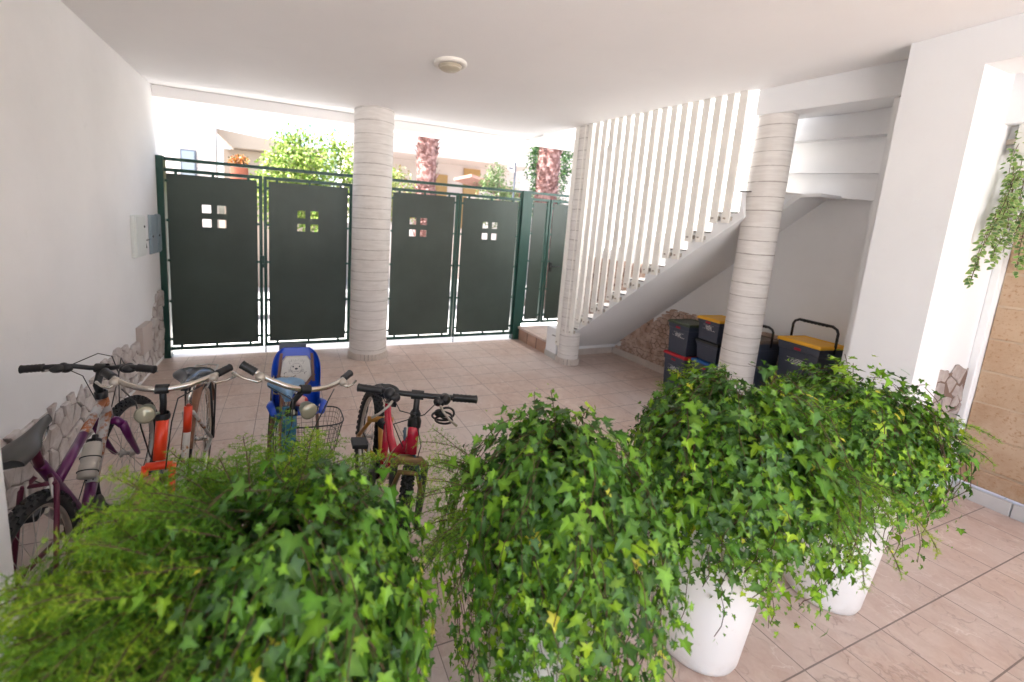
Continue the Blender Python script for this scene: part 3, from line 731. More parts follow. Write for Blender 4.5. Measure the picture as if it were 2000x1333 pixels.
# white louvred frame above the alcove, with hanging ivy
lv = thing('louvre', 'white slatted metal screen hanging above the side opening', 'louvre', (0, 0, 0))
b = MB(); b.box((4.0, 1.10, 2.235), (4.20, 1.195, 2.45)); b.box((3.97, 1.12, 2.46), (4.22, 1.19, 2.475)); b.build('bottom_box', M['louvre'], lv, bevel=0.005)
b = MB(); b.box((4.03, 1.196, 2.31), (4.07, 1.237, 2.34)); b.build('bracket', M['steelc'], lv)
for i in range(8):
    b = MB(); b.bar((4.0+0.012, 1.165-i*0.085, 2.40), (4.0+0.012, 1.165-i*0.085, 3.3), 0.03, 0.05); b.build('slat', M['louvre'], lv, bevel=0.003)

# ------------------------------------------------------------------ ceiling lamp
cl = thing('ceiling_lamp', 'round white ceiling lamp with a frosted oval glass', 'lamp', (1.125, 3.14, ZC))
b = MB(); b.lathe([(0.125, 0.0), (0.128, -0.012), (0.120, -0.022), (0.092, -0.028), (0.088, -0.020)], n=40); b.build('rim', M['lamp_white'], cl)
b = MB(); b.lathe([(0.0895, -0.020), (0.084, -0.036), (0.066, -0.052), (0.035, -0.062), (0.0, -0.065)], n=40); b.build('diffuser', M['lamp_grille'], cl)
b = MB()
for i in range(6): b.lathe([(0.078-i*0.012, -0.042-i*0.004), (0.080-i*0.012, -0.0425-i*0.004), (0.078-i*0.012, -0.0445-i*0.004)], n=32)
b.build('diffuser_ring', M['lamp_glass'], cl)
# ------------------------------------------------------------------ bicycles
def axis_rot(v, o, k, a):
    v = Vector(v)-Vector(o); k = Vector(k).normalized()
    return tuple(Matrix.Rotation(a, 3, k) @ v + Vector(o))
def wheel(parent, name, c, r, T, rim_m, tyre_m, knobby=True, tw=0.024, spokes=28, wall_m=None):
    """wheel in the x-z plane round centre c; T maps local points (steering)"""
    prof_t = []
    R0 = r-tw
    vs = []; fs = []; n = 64; k_ = 12
    b = MB()
    for j in range(n):
        a = 2*PI*j/n
        for i in range(k_):
            t = 2*PI*i/k_; rr = R0+tw*math.cos(t); s_ = tw*math.sin(t)
            vs.append(T((c[0]+rr*math.cos(a), s_, c[1]+rr*math.sin(a))))
    for j in range(n):
        for i in range(k_): fs.append((j*k_+i, j*k_+(i+1) % k_, ((j+1) % n)*k_+(i+1) % k_, ((j+1) % n)*k_+i))
    b.add(vs, fs, 0, True)
    if knobby:
        m_ = 46
        for j in range(m_):
            for (off, sh) in ((0, 0.0), (-0.55, 0.5), (0.55, 0.5), (-1.05, 0.0), (1.05, 0.0)):
                a = 2*PI*(j+sh)/m_; rr = R0+tw*math.cos(off); ss = tw*math.sin(off)
                er = Vector((math.cos(a), 0, math.sin(a))); et = Vector((-math.sin(a), 0, math.cos(a))); es = Vector((0, 1, 0))
                nr = (er*math.cos(off)+es*math.sin(off)); ns = (es*math.cos(off)-er*math.sin(off))
                p = Vector((c[0], 0, c[1]))+er*rr+es*ss
                q = [T(tuple(p+nr*h+et*u*0.010+ns*w*0.0055)) for h in (-0.003, 0.0062) for u, w in ((-1, -1), (1, -1), (1, 1), (-1, 1))]
                b.add(q, [(0, 3, 2, 1), (4, 5, 6, 7), (0, 1, 5, 4), (1, 2, 6, 5), (2, 3, 7, 6), (3, 0, 4, 7)], 0)
    w = MB()
    prf = [(R0-tw*0.55, -0.013), (R0-tw*0.55-0.014, -0.010), (R0-tw*0.55-0.019, 0), (R0-tw*0.55-0.014, 0.010), (R0-tw*0.55, 0.013)]
    def ty(p): return T((p[0], p[1], p[2]))
    w.lathe(prf, (c[0], 0, c[1]), 64, 0, axis='y', T=ty)
    w.lathe([(0.0, -0.04), (0.012, -0.04), (0.012, -0.028), (0.022, -0.027), (0.022, -0.022), (0.011, -0.018), (0.011, 0.018), (0.022, 0.022), (0.022, 0.027), (0.012, 0.028), (0.012, 0.04), (0, 0.04)], (c[0], 0, c[1]), 16, 0, axis='y', T=ty)
    wo_ = w.build(name, rim_m, parent)
    b.build('tyre', tyre_m, wo_)
    s_ = MB()
    for i in range(spokes):
        a = 2*PI*i/spokes; side = 1 if i % 2 else -1; a2 = a+(0.9 if (i//2) % 2 else -0.9)
        p0 = (c[0]+0.02*math.cos(a2), side*0.025, c[1]+0.02*math.sin(a2)); rr = R0-tw*0.55-0.016
        s_.tube([T(p0), T((c[0]+rr*math.cos(a), 0, c[1]+rr*math.sin(a)))], 0.0013, n=4, cap=False)
    s_.build('spokes', M['alu'], wo_)
    return wo_
def grip(parent, p0, p1, r=0.0165, m='black', T=None):
    b = MB(); p0 = Vector(p0); p1 = Vector(p1)
    pts = [p0.lerp(p1, t) for t in (0, 0.03, 0.12, 0.2, 0.28, 0.36, 0.44, 0.52, 0.6, 0.68, 0.76, 0.9, 0.97, 1)]
    rs = [r*0.7, r*1.12, r, r*1.08, r*0.98, r*1.08, r*0.98, r*1.08, r*0.98, r*1.08, r, r*1.05, r*1.15, r*0.8]
    b.tube(pts, rs, n=12, T=T); return b.build('grip', M[m], parent)
def lever(parent, p, out, mname, T, L=0.11, m2='black'):
    """brake lever: clamp at p (on the bar), blade running outward"""
    b = MB(); p = Vector(p); o = Vector(out)
    b.ellipsoid(p+Vector((0.012, 0, -0.004)), (0.022, 0.02, 0.018), T=T)
    pp = [p+Vector((0.03, 0, -0.012)), p+Vector((0.048, 0, -0.022))+o*0.02, p+Vector((0.05, 0, -0.035))+o*L*0.6, p+Vector((0.042, 0, -0.04))+o*L]
    b2 = MB(); b2.tube(pp, [0.006, 0.0055, 0.005, 0.006], n=8, T=T)
    h = b.build('brake_lever', M[m2], parent); b2.build('blade', M[mname], h)
    return h
def saddle(parent, c, m, tilt=0.0, L=0.27, W=0.075, springs=False, m_under='black'):
    """c = rear-centre top; nose points to +x"""
    prof = [(-0.135, 0.045, -0.006), (-0.125, 0.85*W, 0.0), (-0.09, W, 0.004), (-0.045, 0.95*W, 0.002), (0.0, 0.55*W, -0.004), (0.05, 0.30*W, -0.004), (0.10, 0.24*W, -0.004), (0.135, 0.15*W, -0.012)]
    vs = []; fs = []; K_ = 13
    for (x, w, z) in prof:
        for i in range(K_):
            t = -PI/2*1.15+PI*1.15*i/(K_-1); y = w*math.sin(t); zz = z+0.026*(math.cos(t)-1)-0.012*max(0, abs(math.sin(t))-0.9)
            if abs(i-(K_-1)/2) < 1 and x < 0.0: zz -= 0.006
            X = x*math.cos(tilt)-zz*math.sin(tilt); Z = x*math.sin(tilt)+zz*math.cos(tilt)
            vs.append((c[0]+X, c[1]+y, c[2]+Z))
    n = len(prof)
    for i in range(n-1):
        for j in range(K_-1): fs.append((i*K_+j, i*K_+j+1, (i+1)*K_+j+1, (i+1)*K_+j))
    fs.append(tuple(range(K_))); fs.append(tuple(range((n-1)*K_, n*K_))[::-1])
    vs2 = [(p[0], p[1]*0.93, p[2]-0.022) for p in vs]; o = len(vs)
    b = MB(); b.add(vs, fs, 0, True)
    # underside pan
    edge = [i*K_ for i in range(n)]+[(n-1-i)*K_+K_-1 for i in range(n)]
    b.add([vs[i] for i in edge], [tuple(range(len(edge)))], 0)
    s_ = b.build('saddle', m, parent)
    sd_ = s_.modifiers.new('sub', 'SUBSURF'); sd_.levels = 1; sd_.render_levels = 2
    r = MB()
    for sgn in (-1, 1):
        r.tube([(c[0]-0.10, c[1]+sgn*0.035, c[2]-0.035), (c[0]-0.03, c[1]+sgn*0.022, c[2]-0.06), (c[0]+0.05, c[1]+sgn*0.02, c[2]-0.055), (c[0]+0.11, c[1]+sgn*0.008, c[2]-0.03)], 0.0035, n=6)
        if springs:
            pts = [(c[0]-0.085+0.016*math.cos(t), c[1]+sgn*0.045+0.016*math.sin(t), c[2]-0.035-0.0045*t/1.2) for t in [k*0.5 for k in range(32)]]
            r.tube(pts, 0.003, n=5)
    r.build('rails', M['chrome'], s_)
    return s_
def crankset(parent, bb, fa, m='black', ang=0.4, T=lambda p: p):
    b = MB(); x, z = bb
    b.lathe([(0.0, -0.06), (0.02, -0.06), (0.02, 0.06), (0, 0.06)], (x, 0, z), 14, axis='y')
    b.lathe([(0.0, -0.046), (0.085, -0.046), (0.088, -0.043), (0.085, -0.040), (0.0, -0.040)], (x, 0, z), 30, axis='y')
    c_ = b.build('crankset', M[m], parent)
    for sgn, a in ((-1, ang), (1, ang+PI)):
        q = MB(); px, pz = x+0.165*math.cos(a), z+0.165*math.sin(a); yy = sgn*0.075
        q.bar((x, yy, z), (px, yy, pz), 0.022, 0.013, up=(0, 1, 0)); q.build('crank_arm', M['alu'], c_)
        q = MB(); y2 = yy+sgn*0.055
        q.box((px-0.045, min(yy+sgn*0.012, y2+sgn*0.04), pz-0.012), (px+0.045, max(yy+sgn*0.012, y2+sgn*0.04), pz+0.012)); q.build('pedal', M['black'], c_, bevel=0.004)
    q = MB(); q.tube([(x, -0.043, z+0.086), (fa[0], -0.043, fa[1]+0.035)], 0.005, n=5); q.tube([(x, -0.043, z-0.086), (fa[0], -0.043, fa[1]-0.035)], 0.005, n=5)
    q.build('chain', M['dark'], parent)
def bike_root(name, label, p):
    return thing(name, label, 'bicycle', (p['x'], p['y'], 0.001), (-p['lean'], 0, p['th']), group='bicycles parked behind the plants')

# --- 1: purple and white mountain bike by the left wall
p = dict(x=-0.838, y=1.708, th=1.572, lean=0.045, st=-0.20, L=0.865, r=0.302, ht=(0.690, 0.705), hb=(0.718, 0.600), bar=(0.700, 0.852), bw=0.27, bb=-0.085, br=0.024, s=(0.095, 0.826), bbk=(0.386, 0.270), sj=(0.150, 0.660))
bk = bike_root('bicycle', 'purple and rusty white mountain bike with a drink bottle nearest the left wall', p)
ht = (p['ht'][0], 0, p['ht'][1]); hb = (p['hb'][0], 0, p['hb'][1]); kx = (ht[0]-hb[0], 0, ht[2]-hb[2])
T1 = lambda q: axis_rot(q, hb, kx, p['st'])
bb3 = (p['bbk'][0], 0, p['bbk'][1]); sj = (p['sj'][0], 0, p['sj'][1]); ra = (0, 0, p['r']); fa = (p['L'], 0, p['r'])
b = MB()
tt0 = Vector((0.215, 0, 0.548)); tt1 = Vector((ht[0]-0.012, 0, ht[2]-0.02)); tm = tt0.lerp(tt1, 0.55)
b.tube([tt0, tm], 0.019, 1, 14); b.tube([tm, tt0.lerp(tt1, 0.8)], 0.0193, 0, 14); b.tube([tt0.lerp(tt1, 0.8), tt1], 0.0196, 0, 14)
dt0 = Vector(bb3); dt1 = Vector((hb[0]-0.002, 0, hb[2]+0.015)); dm = dt0.lerp(dt1, 0.30)
b.tube([dt0, dm], 0.023, 1, 14); b.tube([dm, dt1], 0.0235, 0, 14)
b.tube([bb3, sj, (sj[0]-0.012, 0, sj[2]+0.02)], 0.019, 1, 14)
b.tube([(hb[0]+0.006, 0, hb[2]-0.02), (ht[0]-0.004, 0, ht[2]+0.012)], 0.024, 0, 16)
for sg in (-1, 1):
    b.tube([(bb3[0]-0.02, sg*0.03, bb3[2]), (0.14, sg*0.050, 0.295), (0, sg*0.062, ra[2])], 0.010, 2, 10)
    b.tube([(sj[0]-0.008, sg*0.02, sj[2]-0.03), (0.11, sg*0.052, 0.60), (0.0, sg*0.062, ra[2])], 0.009, 2, 10)
b.tube([(0.115, -0.052, 0.61), (0.115, 0.052, 0.61)], 0.008, 2, 8)
b.build('frame', [M['white_rust'], M['purple'], M['maroon']], bk)
b = MB(); b.tube([(sj[0]-0.01, 0, sj[2]), (p['s'][0]+0.015, 0, p['s'][1]-0.045)], 0.0145, n=12); b.build('seat_post', M['maroon'], bk)
saddle(bk, (p['s'][0], 0, p['s'][1]), M['saddle_grey'], 0.16, W=0.062)
fk = MB(); cr = (hb[0]+0.012, 0, hb[2]-0.045)
fk.tube([(cr[0]-0.002, -0.062, cr[2]-0.015), (cr[0], -0.035, cr[2]+0.006), (cr[0], 0.035, cr[2]+0.006), (cr[0]-0.002, 0.062, cr[2]-0.015)], 0.021, n=12, T=T1)
for sg in (-1, 1): fk.tube([(cr[0], sg*0.062, cr[2]-0.01), (cr[0]+0.05, sg*0.062, 0.44), (fa[0]-0.015, sg*0.058, fa[2]+0.02), (fa[0], sg*0.055, fa[2])], [0.019, 0.017, 0.012, 0.010], n=12, T=T1)
fk.build('fork', M['purple'], bk)
wheel(bk, 'rear_wheel', (0, ra[2]), p['r'], lambda q: q, M['alu'], M['rubber'])
wheel(bk, 'front_wheel', (fa[0], fa[2]), p['r'], T1, M['alu'], M['rubber'])
hbx = MB(); bx, bz = p['bar']
hbx.tube([(ht[0]-0.003, 0, ht[2]+0.01), (ht[0]-0.03, 0, ht[2]+0.075), (bx, 0, bz)], 0.0165, n=12, T=T1)
hbx.lathe([(0.027, 0), (0.027, 0.03), (0.02, 0.035)], (ht[0]-0.004, 0, ht[2]+0.0), 14, T=T1)
hbx.lathe([(0.022, -0.025), (0.022, 0.025)], (bx, 0, bz), 14, axis='y', T=T1)
hbx.build('stem', M['black'], bk)
hB = MB(); W3 = p['bw']
barpts = [(bx+p['bb'], -W3, bz+p['br']), (bx+p['bb']*0.72, -W3*0.62, bz+p['br']+0.004), (bx+p['bb']*0.30, -W3*0.38, bz+0.018), (bx, -0.05, bz), (bx, 0.05, bz), (bx+p['bb']*0.30, W3*0.38, bz+0.018), (bx+p['bb']*0.72, W3*0.62, bz+p['br']+0.004), (bx+p['bb'], W3, bz+p['br'])]
hB.tube(barpts, 0.0115, n=10, T=T1); hB_ = hB.build('handlebar', M['black'], bk)
for sg in (-1, 1):
    grip(hB_, (bx+p['bb']*0.80, sg*W3*0.72, bz+p['br']+0.002), (bx+p['bb']*1.02, sg*W3*1.03, bz+p['br']), 0.0175, T=T1)
    q = MB(); q.ellipsoid((bx+p['bb']*0.62, sg*W3*0.56, bz+p['br']-0.008), (0.03, 0.032, 0.02), T=T1); q.ellipsoid((bx+p['bb']*0.55+0.01, sg*W3*0.47, bz+p['br']-0.012), (0.024, 0.028, 0.022), T=T1); q.build('gear_shifter', M['black'], hB_)
    lever(hB_, (bx+p['bb']*0.55, sg*W3*0.52, bz+p['br']), (0, sg, 0), 'alu', T1)
q = MB()
q.tube([(bx-0.03, W3*0.45, bz+0.02), (bx+0.07, W3*0.2, bz+0.05), (bx+0.085, 0.0, bz+0.03), (bx+0.06, -0.04, bz-0.05), (hb[0]+0.05, -0.03, hb[2]+0.02)], 0.0026, n=5, T=T1)
q.tube([(bx-0.03, -W3*0.45, bz+0.02), (bx+0.06, -W3*0.2, bz+0.03), (bx+0.08, -0.03, bz-0.06), (hb[0]+0.04, 0.01, hb[2]-0.02)], 0.0026, n=5, T=T1)
q.build('brake_cable', M['black'], hB_)
q = MB(); dmid = dt0.lerp(dt1, 0.50); dd = (dt1-dt0).normalized(); nn = Vector((-dd.z, 0, dd.x))
bc = dmid+nn*0.066
def TB(v): return tuple(bc+nn*v[0]+Vector((0, 1, 0))*v[1]+dd*v[2])
q.lathe([(0.0, -0.085), (0.036, -0.085), (0.037, -0.03), (0.033, -0.02), (0.037, -0.01), (0.037, 0.055), (0.028, 0.07), (0.0, 0.072)], n=20, T=TB)
bo = q.build('water_bottle', M['bottle'], bk)
q = MB(); q.lathe([(0.029, 0.066), (0.029, 0.082), (0.012, 0.086), (0.012, 0.105), (0, 0.107)], n=16, T=TB); q.build('cap', M['black'], bo)
q = MB()
for zz in (-0.06, 0.0):
    pts = [TB((0.0385*math.cos(t), 0.0385*math.sin(t), zz)) for t in [2*PI*k/20 for k in range(21)]]; q.tube(pts, 0.0028, n=6, cap=False)
q.tube([TB((-0.038, 0.012, -0.09)), TB((-0.038, 0.012, 0.04))], 0.0028, n=6); q.tube([TB((-0.038, -0.012, -0.09)), TB((-0.038, -0.012, 0.04))], 0.0028, n=6)
q.build('bottle_cage', M['black'], bk)
crankset(bk, p['bbk'], (0, ra[2]), ang=-0.9)
q = MB()
q.tube([(ht[0]-0.02, 0.022, ht[2]-0.04), tuple(tt0.lerp(tt1, 0.6)+Vector((0, 0.022, -0.006))), tuple(tt0+Vector((0, 0.024, 0))), (0.14, 0.03, 0.62)], 0.0022, n=5)
q.tube([(bx-0.02, W3*0.40, bz+0.01), (bx+0.055, 0.09, bz-0.05), (ht[0]+0.02, 0.03, ht[2]-0.03), tuple(dt1+Vector((0, 0.028, -0.05)))], 0.0022, n=5)
q.tube([tuple(dt1+Vector((0, 0.028, -0.05))), tuple(dm+Vector((0, 0.028, 0.01))), (0.33, 0.03, 0.27)], 0.0022, n=5)
q.build('gear_cable', M['black'], bk)
q = MB(); q.lathe([(0.0, -0.045), (0.045, -0.045), (0.03, -0.028), (0, -0.028)], (0, 0, ra[2]), 18, axis='y'); q.bar((0.0, -0.06, ra[2]-0.01), (0.02, -0.065, ra[2]-0.11), 0.02, 0.02); q.lathe([(0, -0.07), (0.022, -0.07), (0.022, -0.06), (0, -0.06)], (0.02, 0, ra[2]-0.12), 14, axis='y'); q.build('derailleur', M['black'], bk)
q = MB()
for sg in (-1, 1): q.tube([(0.115, sg*0.035, 0.63), (0.108, sg*0.038, 0.56), (0.10, sg*0.02, 0.555)], 0.007, n=8)
q.build('rim_brake', M['alu'], bk)

# --- generic pieces for the two old city bicycles
def city_bike(p, label, main_m, lower_m, second_m, saddle_m, lamp_off, low_twin=False, guard='brown'):
    bk = bike_root('bicycle', label, p)
    ht = (p['ht'][0], 0, p['ht'][1]); hb = (p['hb'][0], 0, p['hb'][1]); kx = (ht[0]-hb[0], 0, ht[2]-hb[2])
    T = lambda q: axis_rot(q, hb, kx, p['st'])
    r = p['r']; ra = (0, 0, r); fa = (p['L'], 0, r); bb3 = (p['bbk'][0], 0, p['bbk'][1]); s = p['s']; sj = p['sj']
    b = MB()
    b.tube([(hb[0]+0.006, 0, hb[2]-0.03), ht], 0.0225, 0, 16)
    b.tube([bb3, (sj[0]+0.02, 0, sj[1]-0.12)], 0.0165, 1, 14); b.tube([(sj[0]+0.021, 0, sj[1]-0.125), (sj[0], 0, sj[1])], 0.019, 2, 14)
    tops = [(hb[2]+0.01, bb3[2]+0.06, 0.018)] + ([(ht[2]-0.02, bb3[2]+0.17, 0.0175)] if low_twin else [])
    for (z0, z1, rr) in tops:
        b.tube([(hb[0]-0.01, 0, z0), (hb[0]-0.14, 0, z0-0.20), (bb3[0]+0.12, 0, z1+0.03), (bb3[0]-0.0, 0, z1)], rr, 0 if low_twin else 1, 14)
    for sg in (-1, 1):
        b.tube([(bb3[0], sg*0.03, bb3[2]), (0, sg*0.06, r)], 0.0095, 1, 10)
        b.tube([(sj[0], sg*0.02, sj[1]-0.03), (0, sg*0.06, r)], 0.0085, 1, 10)
    b.build('frame', [main_m, lower_m, second_m], bk)
    b = MB(); b.tube([(sj[0], 0, sj[1]-0.02), (s[0]-0.0, 0, s[1]-0.045)], 0.0135, n=12); b.build('seat_post', M['chrome'], bk)
    saddle(bk, (s[0], 0, s[1]), saddle_m, 0.05, W=0.10, springs=True)
    f = MB()
    f.tube([(hb[0]+0.008, -0.045, hb[2]-0.055), (hb[0]+0.008, 0.045, hb[2]-0.055)], 0.016, n=10, T=T)
    for sg in (-1, 1): f.tube([(hb[0]+0.008, sg*0.045, hb[2]-0.05), (hb[0]+0.07, sg*0.05, r+0.12), (fa[0], sg*0.05, r)], [0.0135, 0.012, 0.009], n=10, T=T)
    f.build('fork', main_m, bk)
    wheel(bk, 'rear_wheel', (0, r), r, lambda q: q, M['chrome'], M['rubber'], knobby=False, tw=0.019)
    wheel(bk, 'front_wheel', (fa[0], r), r, T, M['chrome'], M['rubber'], knobby=False, tw=0.019)
    for nm, c0, a0, a1, TT in (('rear_mudguard', (0, r), 0.35, 2.9, lambda q: q), ('front_mudguard', (fa[0], r), 0.75, 2.6, T)):
        g = MB(); N = 26; vs = []; fs = []
        for i in range(N+1):
            a = a0+(a1-a0)*i/N
            for j, (w, dr) in enumerate(((-0.027, 0.004), (-0.02, 0.015), (0, 0.02), (0.02, 0.015), (0.027, 0.004))):
                rr = r+0.008+dr; vs.append(TT((c0[0]+rr*math.cos(a), w, c0[1]+rr*math.sin(a))))
        for i in range(N):
            for j in range(4): fs.append((i*5+j, i*5+j+1, (i+1)*5+j+1, (i+1)*5+j))
        g.add(vs, fs, 0, True); go = g.build(nm, M[guard], bk); sm_ = go.modifiers.new('solid', 'SOLIDIFY'); sm_.thickness = 0.0015
    # swept chrome handlebar
    bx, bz = p['bar']; W3 = p['bw']; bb_, br_ = p['bb'], p['br']
    st_ = MB(); st_.tube([(ht[0], 0, ht[2]), (ht[0]-0.01, 0, ht[2]+0.05), (bx-0.005, 0, bz)], 0.0125, n=12, T=T)
    st_.lathe([(0.026, -0.012), (0.028, 0.0), (0.024, 0.012)], (ht[0], 0, ht[2]), 14, T=T); st_.lathe([(0.019, -0.022), (0.019, 0.022)], (bx, 0, bz), 14, axis='y', T=T)
    st_.build('stem', M['black'], bk)
    h = MB(); pts = []
    for t in [-1, -0.85, -0.7, -0.55, -0.4, -0.25, -0.12, 0, 0.12, 0.25, 0.4, 0.55, 0.7, 0.85, 1]:
        a = abs(t); e = a**1.6
        pts.append((bx+bb_*e+0.03*math.sin(PI*min(a, 1))*0.6, t*W3, bz+br_*e))
    h.tube(pts, 0.0112, n=12, T=T); hB_ = h.build('handlebar', M['chrome'], bk)
    for sg in (-1, 1):
        a = Vector(pts[1] if sg < 0 else pts[-2]); c_ = Vector(pts[0] if sg < 0 else pts[-1]); a = a.lerp(Vector(pts[2] if sg < 0 else pts[-3]), 0.35)
        grip(hB_, a, c_+(c_-a)*0.01, 0.0155, T=T)
        lever(hB_, tuple(a+(a-c_)*0.25), ((c_-a).normalized()), 'chrome', T, m2='steelc', L=0.12)
    lo = lamp_off
    lb = MB(); c0 = (hb[0]+lo[0], lo[1], hb[2]+lo[2])
    lb.lathe([(0.0, -0.060), (0.014, -0.052), (0.027, -0.03), (0.033, 0.0), (0.035, 0.010)], c0, 24, axis='x', T=T)
    lb.bar((c0[0]-0.03, c0[1], c0[2]-0.03), (hb[0], 0, c0[2]-0.02), 0.014, 0.006)
    lo_ = lb.build('headlamp', M['lamp_body'], bk)
    lb = MB(); lb.lathe([(0.0335, 0.010), (0.030, 0.016), (0.018, 0.021), (0.0, 0.023)], c0, 24, axis='x', T=T); lb.build('lens', M['lens'], lo_)
    q = MB()
    q.tube([(bx-0.02, W3*0.6, bz), (bx+0.08, W3*0.3, bz-0.01), (bx+0.09, 0.05, bz-0.1), (hb[0]+0.05, 0.03, hb[2]-0.05)], 0.0028, n=5, T=T)
    q.tube([(bx-0.02, -W3*0.6, bz), (bx+0.07, -W3*0.3, bz-0.02), (bx+0.075, -0.05, bz-0.12), (hb[0], -0.03, hb[2]-0.02)], 0.0028, n=5, T=T)
    q.build('brake_cable', M['black'], hB_)
    crankset(bk, p['bbk'], (0, r), ang=0.15 if low_twin else 3.05, m='steelc')
    return bk, T
def rack(bk, p, w=0.06, m='alu', m2='black'):
    b = MB(); z = p['r']*2+0.045; x0, x1 = -0.20, 0.16
    b.tube([(x1, -w, z), (x0, -w, z), (x0-0.02, 0, z), (x0, w, z), (x1, w, z)], 0.0055, n=8)
    for x in (-0.12, 0.0, 0.10): b.tube([(x, -w, z), (x, w, z)], 0.0045, n=6)
    b.tube([(x1, 0, z), (x0, 0, z)], 0.0045, n=6)
    r_ = b.build('luggage_rack', M[m], bk)
    b = MB()
    for sg in (-1, 1):
        b = MB(); b.tube([(-0.13, sg*w, z), (-0.01, sg*0.068, p['r'])], 0.0055, n=8); b.tube([(0.06, sg*w, z), (0.0, sg*0.068, p['r'])], 0.0055, n=8); b.build('stay', M[m2], r_)
    return r_
# --- 2: orange bicycle
p = dict(x=-0.505, y=2.583, th=-1.575, lean=0.033, st=0.035, L=1.02, r=0.33, ht=(0.729, 0.821), hb=(0.772, 0.690), bar=(0.741, 0.938), bw=0.226, bb=-0.140, br=0.030, s=(0.236, 0.815), bbk=(0.42, 0.28), sj=(0.291, 0.662))
bk, T = city_bike(p, 'rusty orange city bicycle with chrome swept handlebar and a round headlamp', M['orange'], M['white_frame'], M['orange'], M['saddle_black'], (0.05, -0.035, 0.185))
rack(bk, p)

# --- 3: blue bicycle with child seat and wire basket
p = dict(x=-0.075, y=2.485, th=-1.525, lean=0.055, st=0.40, L=1.02, r=0.33, ht=(0.700, 0.808), hb=(0.778, 0.700), bar=(0.750, 0.933), bw=0.250, bb=-0.085, br=0.058, s=(0.285, 0.775), bbk=(0.42, 0.28), sj=(0.310, 0.66))
bk, T = city_bike(p, 'blue city bicycle with a blue child seat behind and a wire basket', M['blue_frame'], M['blue_frame'], M['blue_frame'], M['saddle_blue'], (0.05, 0.0, 0.175), low_twin=True)
rack(bk, p, m='chrome')
# child seat (back panel faces the front of the bicycle)
cs = thing('child_seat', None, None); cs.parent = bk; cs.location = (0.04, 0.065, 0.555); cs.rotation_euler = (0, -0.24, 0.0); cs.scale = (1.0, 0.98, 0.84)
def shell(prof, name, m, parent, th=0.006, sub=True):
    vs = []; fs = []; K_ = len(prof[0])
    for row in prof: vs += row
    for i in range(len(prof)-1):
        for j in range(K_-1): fs.append((i*K_+j, i*K_+j+1, (i+1)*K_+j+1, (i+1)*K_+j))
    b = MB(); b.add(vs, fs, 0, True); o = b.build(name, m, parent)
    s1 = o.modifiers.new('solid', 'SOLIDIFY'); s1.thickness = th; s1.offset = 0
    if sub: s2 = o.modifiers.new('sub', 'SUBSURF'); s2.levels = 1; s2.render_levels = 2
    return o
rows = []
for (z, w, d, bxx) in ((-0.02, 0.120, 0.13, -0.02), (0.06, 0.125, 0.14, -0.03), (0.14, 0.130, 0.10, -0.045), (0.22, 0.135, 0.085, -0.06), (0.30, 0.130, 0.07, -0.075), (0.36, 0.105, 0.045, -0.085), (0.385, 0.07, 0.02, -0.088)):
    rows.append([(bxx+d*1.0, -w*1.02, z), (bxx+d*0.55, -w*1.05, z), (bxx+0.01, -w*0.9, z), (bxx, -w*0.4, z), (bxx, w*0.4, z), (bxx+0.01, w*0.9, z), (bxx+d*0.55, w*1.05, z), (bxx+d*1.0, w*1.02, z)])
shell(rows, 'backrest', M['blue_plastic'], cs)
b = MB(); b.box((-0.04, -0.115, -0.045), (0.18, 0.115, -0.015)); b.build('seat_base', M['blue_plastic'], cs, bevel=0.015, seg=3)
b = MB()
for sg in (-1, 1):
    b = MB(); b.tube([(0.10, sg*0.135, 0.03), (0.20, sg*0.14, 0.035), (0.24, sg*0.12, -0.02)], [0.02, 0.022, 0.015], n=10); b.build('armrest', M['blue_plastic'], cs)
pass
b = MB(); pad = [(-0.082, 0.14), (0.082, 0.14), (0.094, 0.20), (0.085, 0.29), (0.062, 0.325), (-0.062, 0.325), (-0.085, 0.29), (-0.094, 0.20)]
vs = [(-0.030-0.19*(z-0.14)+0.012, y, z) for y, z in pad]+[(-0.030-0.19*(z-0.14)+0.024, y*0.93, 0.232+(z-0.232)*0.94) for y, z in pad]
n = 8; b.add(vs, [(i, (i+1) % n, n+(i+1) % n, n+i) for i in range(n)]+[tuple(range(n, 2*n))], 0); pd_ = b.build('printed_pad', M['pad_white'], cs, bevel=0.003)
def ps(y, z, d=0.0265): return (-0.030-0.19*(z-0.14)+d, y, z)
b = MB()
for sg in (-1, 1):
    b.ellipsoid(ps(sg*0.018, 0.252), (0.0015, 0.0045, 0.006)); 
    b.tube([ps(sg*0.036, 0.268), ps(sg*0.045, 0.292), ps(sg*0.028, 0.287)], 0.0009, n=5)
    for k_ in range(3): b.tube([ps(sg*0.02, 0.226-0.004*k_), ps(sg*(0.046), 0.232-0.008*k_)], 0.0007, n=4)
    b.tube([ps(0, 0.222), ps(sg*0.008, 0.216), ps(sg*0.016, 0.221)], 0.001, n=5)
    for k_ in range(5):
        a = 1.2+k_*0.35; b.tube([ps(sg*0.058+0.010*math.cos(a), 0.205+0.010*math.sin(a)), ps(sg*0.058+0.012*math.cos(a+1.3), 0.205+0.009*math.sin(a+1.3))], 0.0008, n=4)
for k_ in range(7): b.tube([ps(-0.03+k_*0.01, 0.288+0.006*math.sin(k_*2.1)), ps(-0.027+k_*0.01, 0.300+0.004*math.sin(k_*3.3))], 0.0008, n=4)
pts = [ps(0.033*math.cos(t), 0.238+0.036*math.sin(t)) for t in [2*PI*k/24 for k in range(25)]]; b.tube(pts, 0.0008, n=4, cap=False)
b.ellipsoid(ps(0, 0.237), (0.0015, 0.009, 0.0065)); b.build('animal_face_print', M['ink'], pd_)
b = MB()
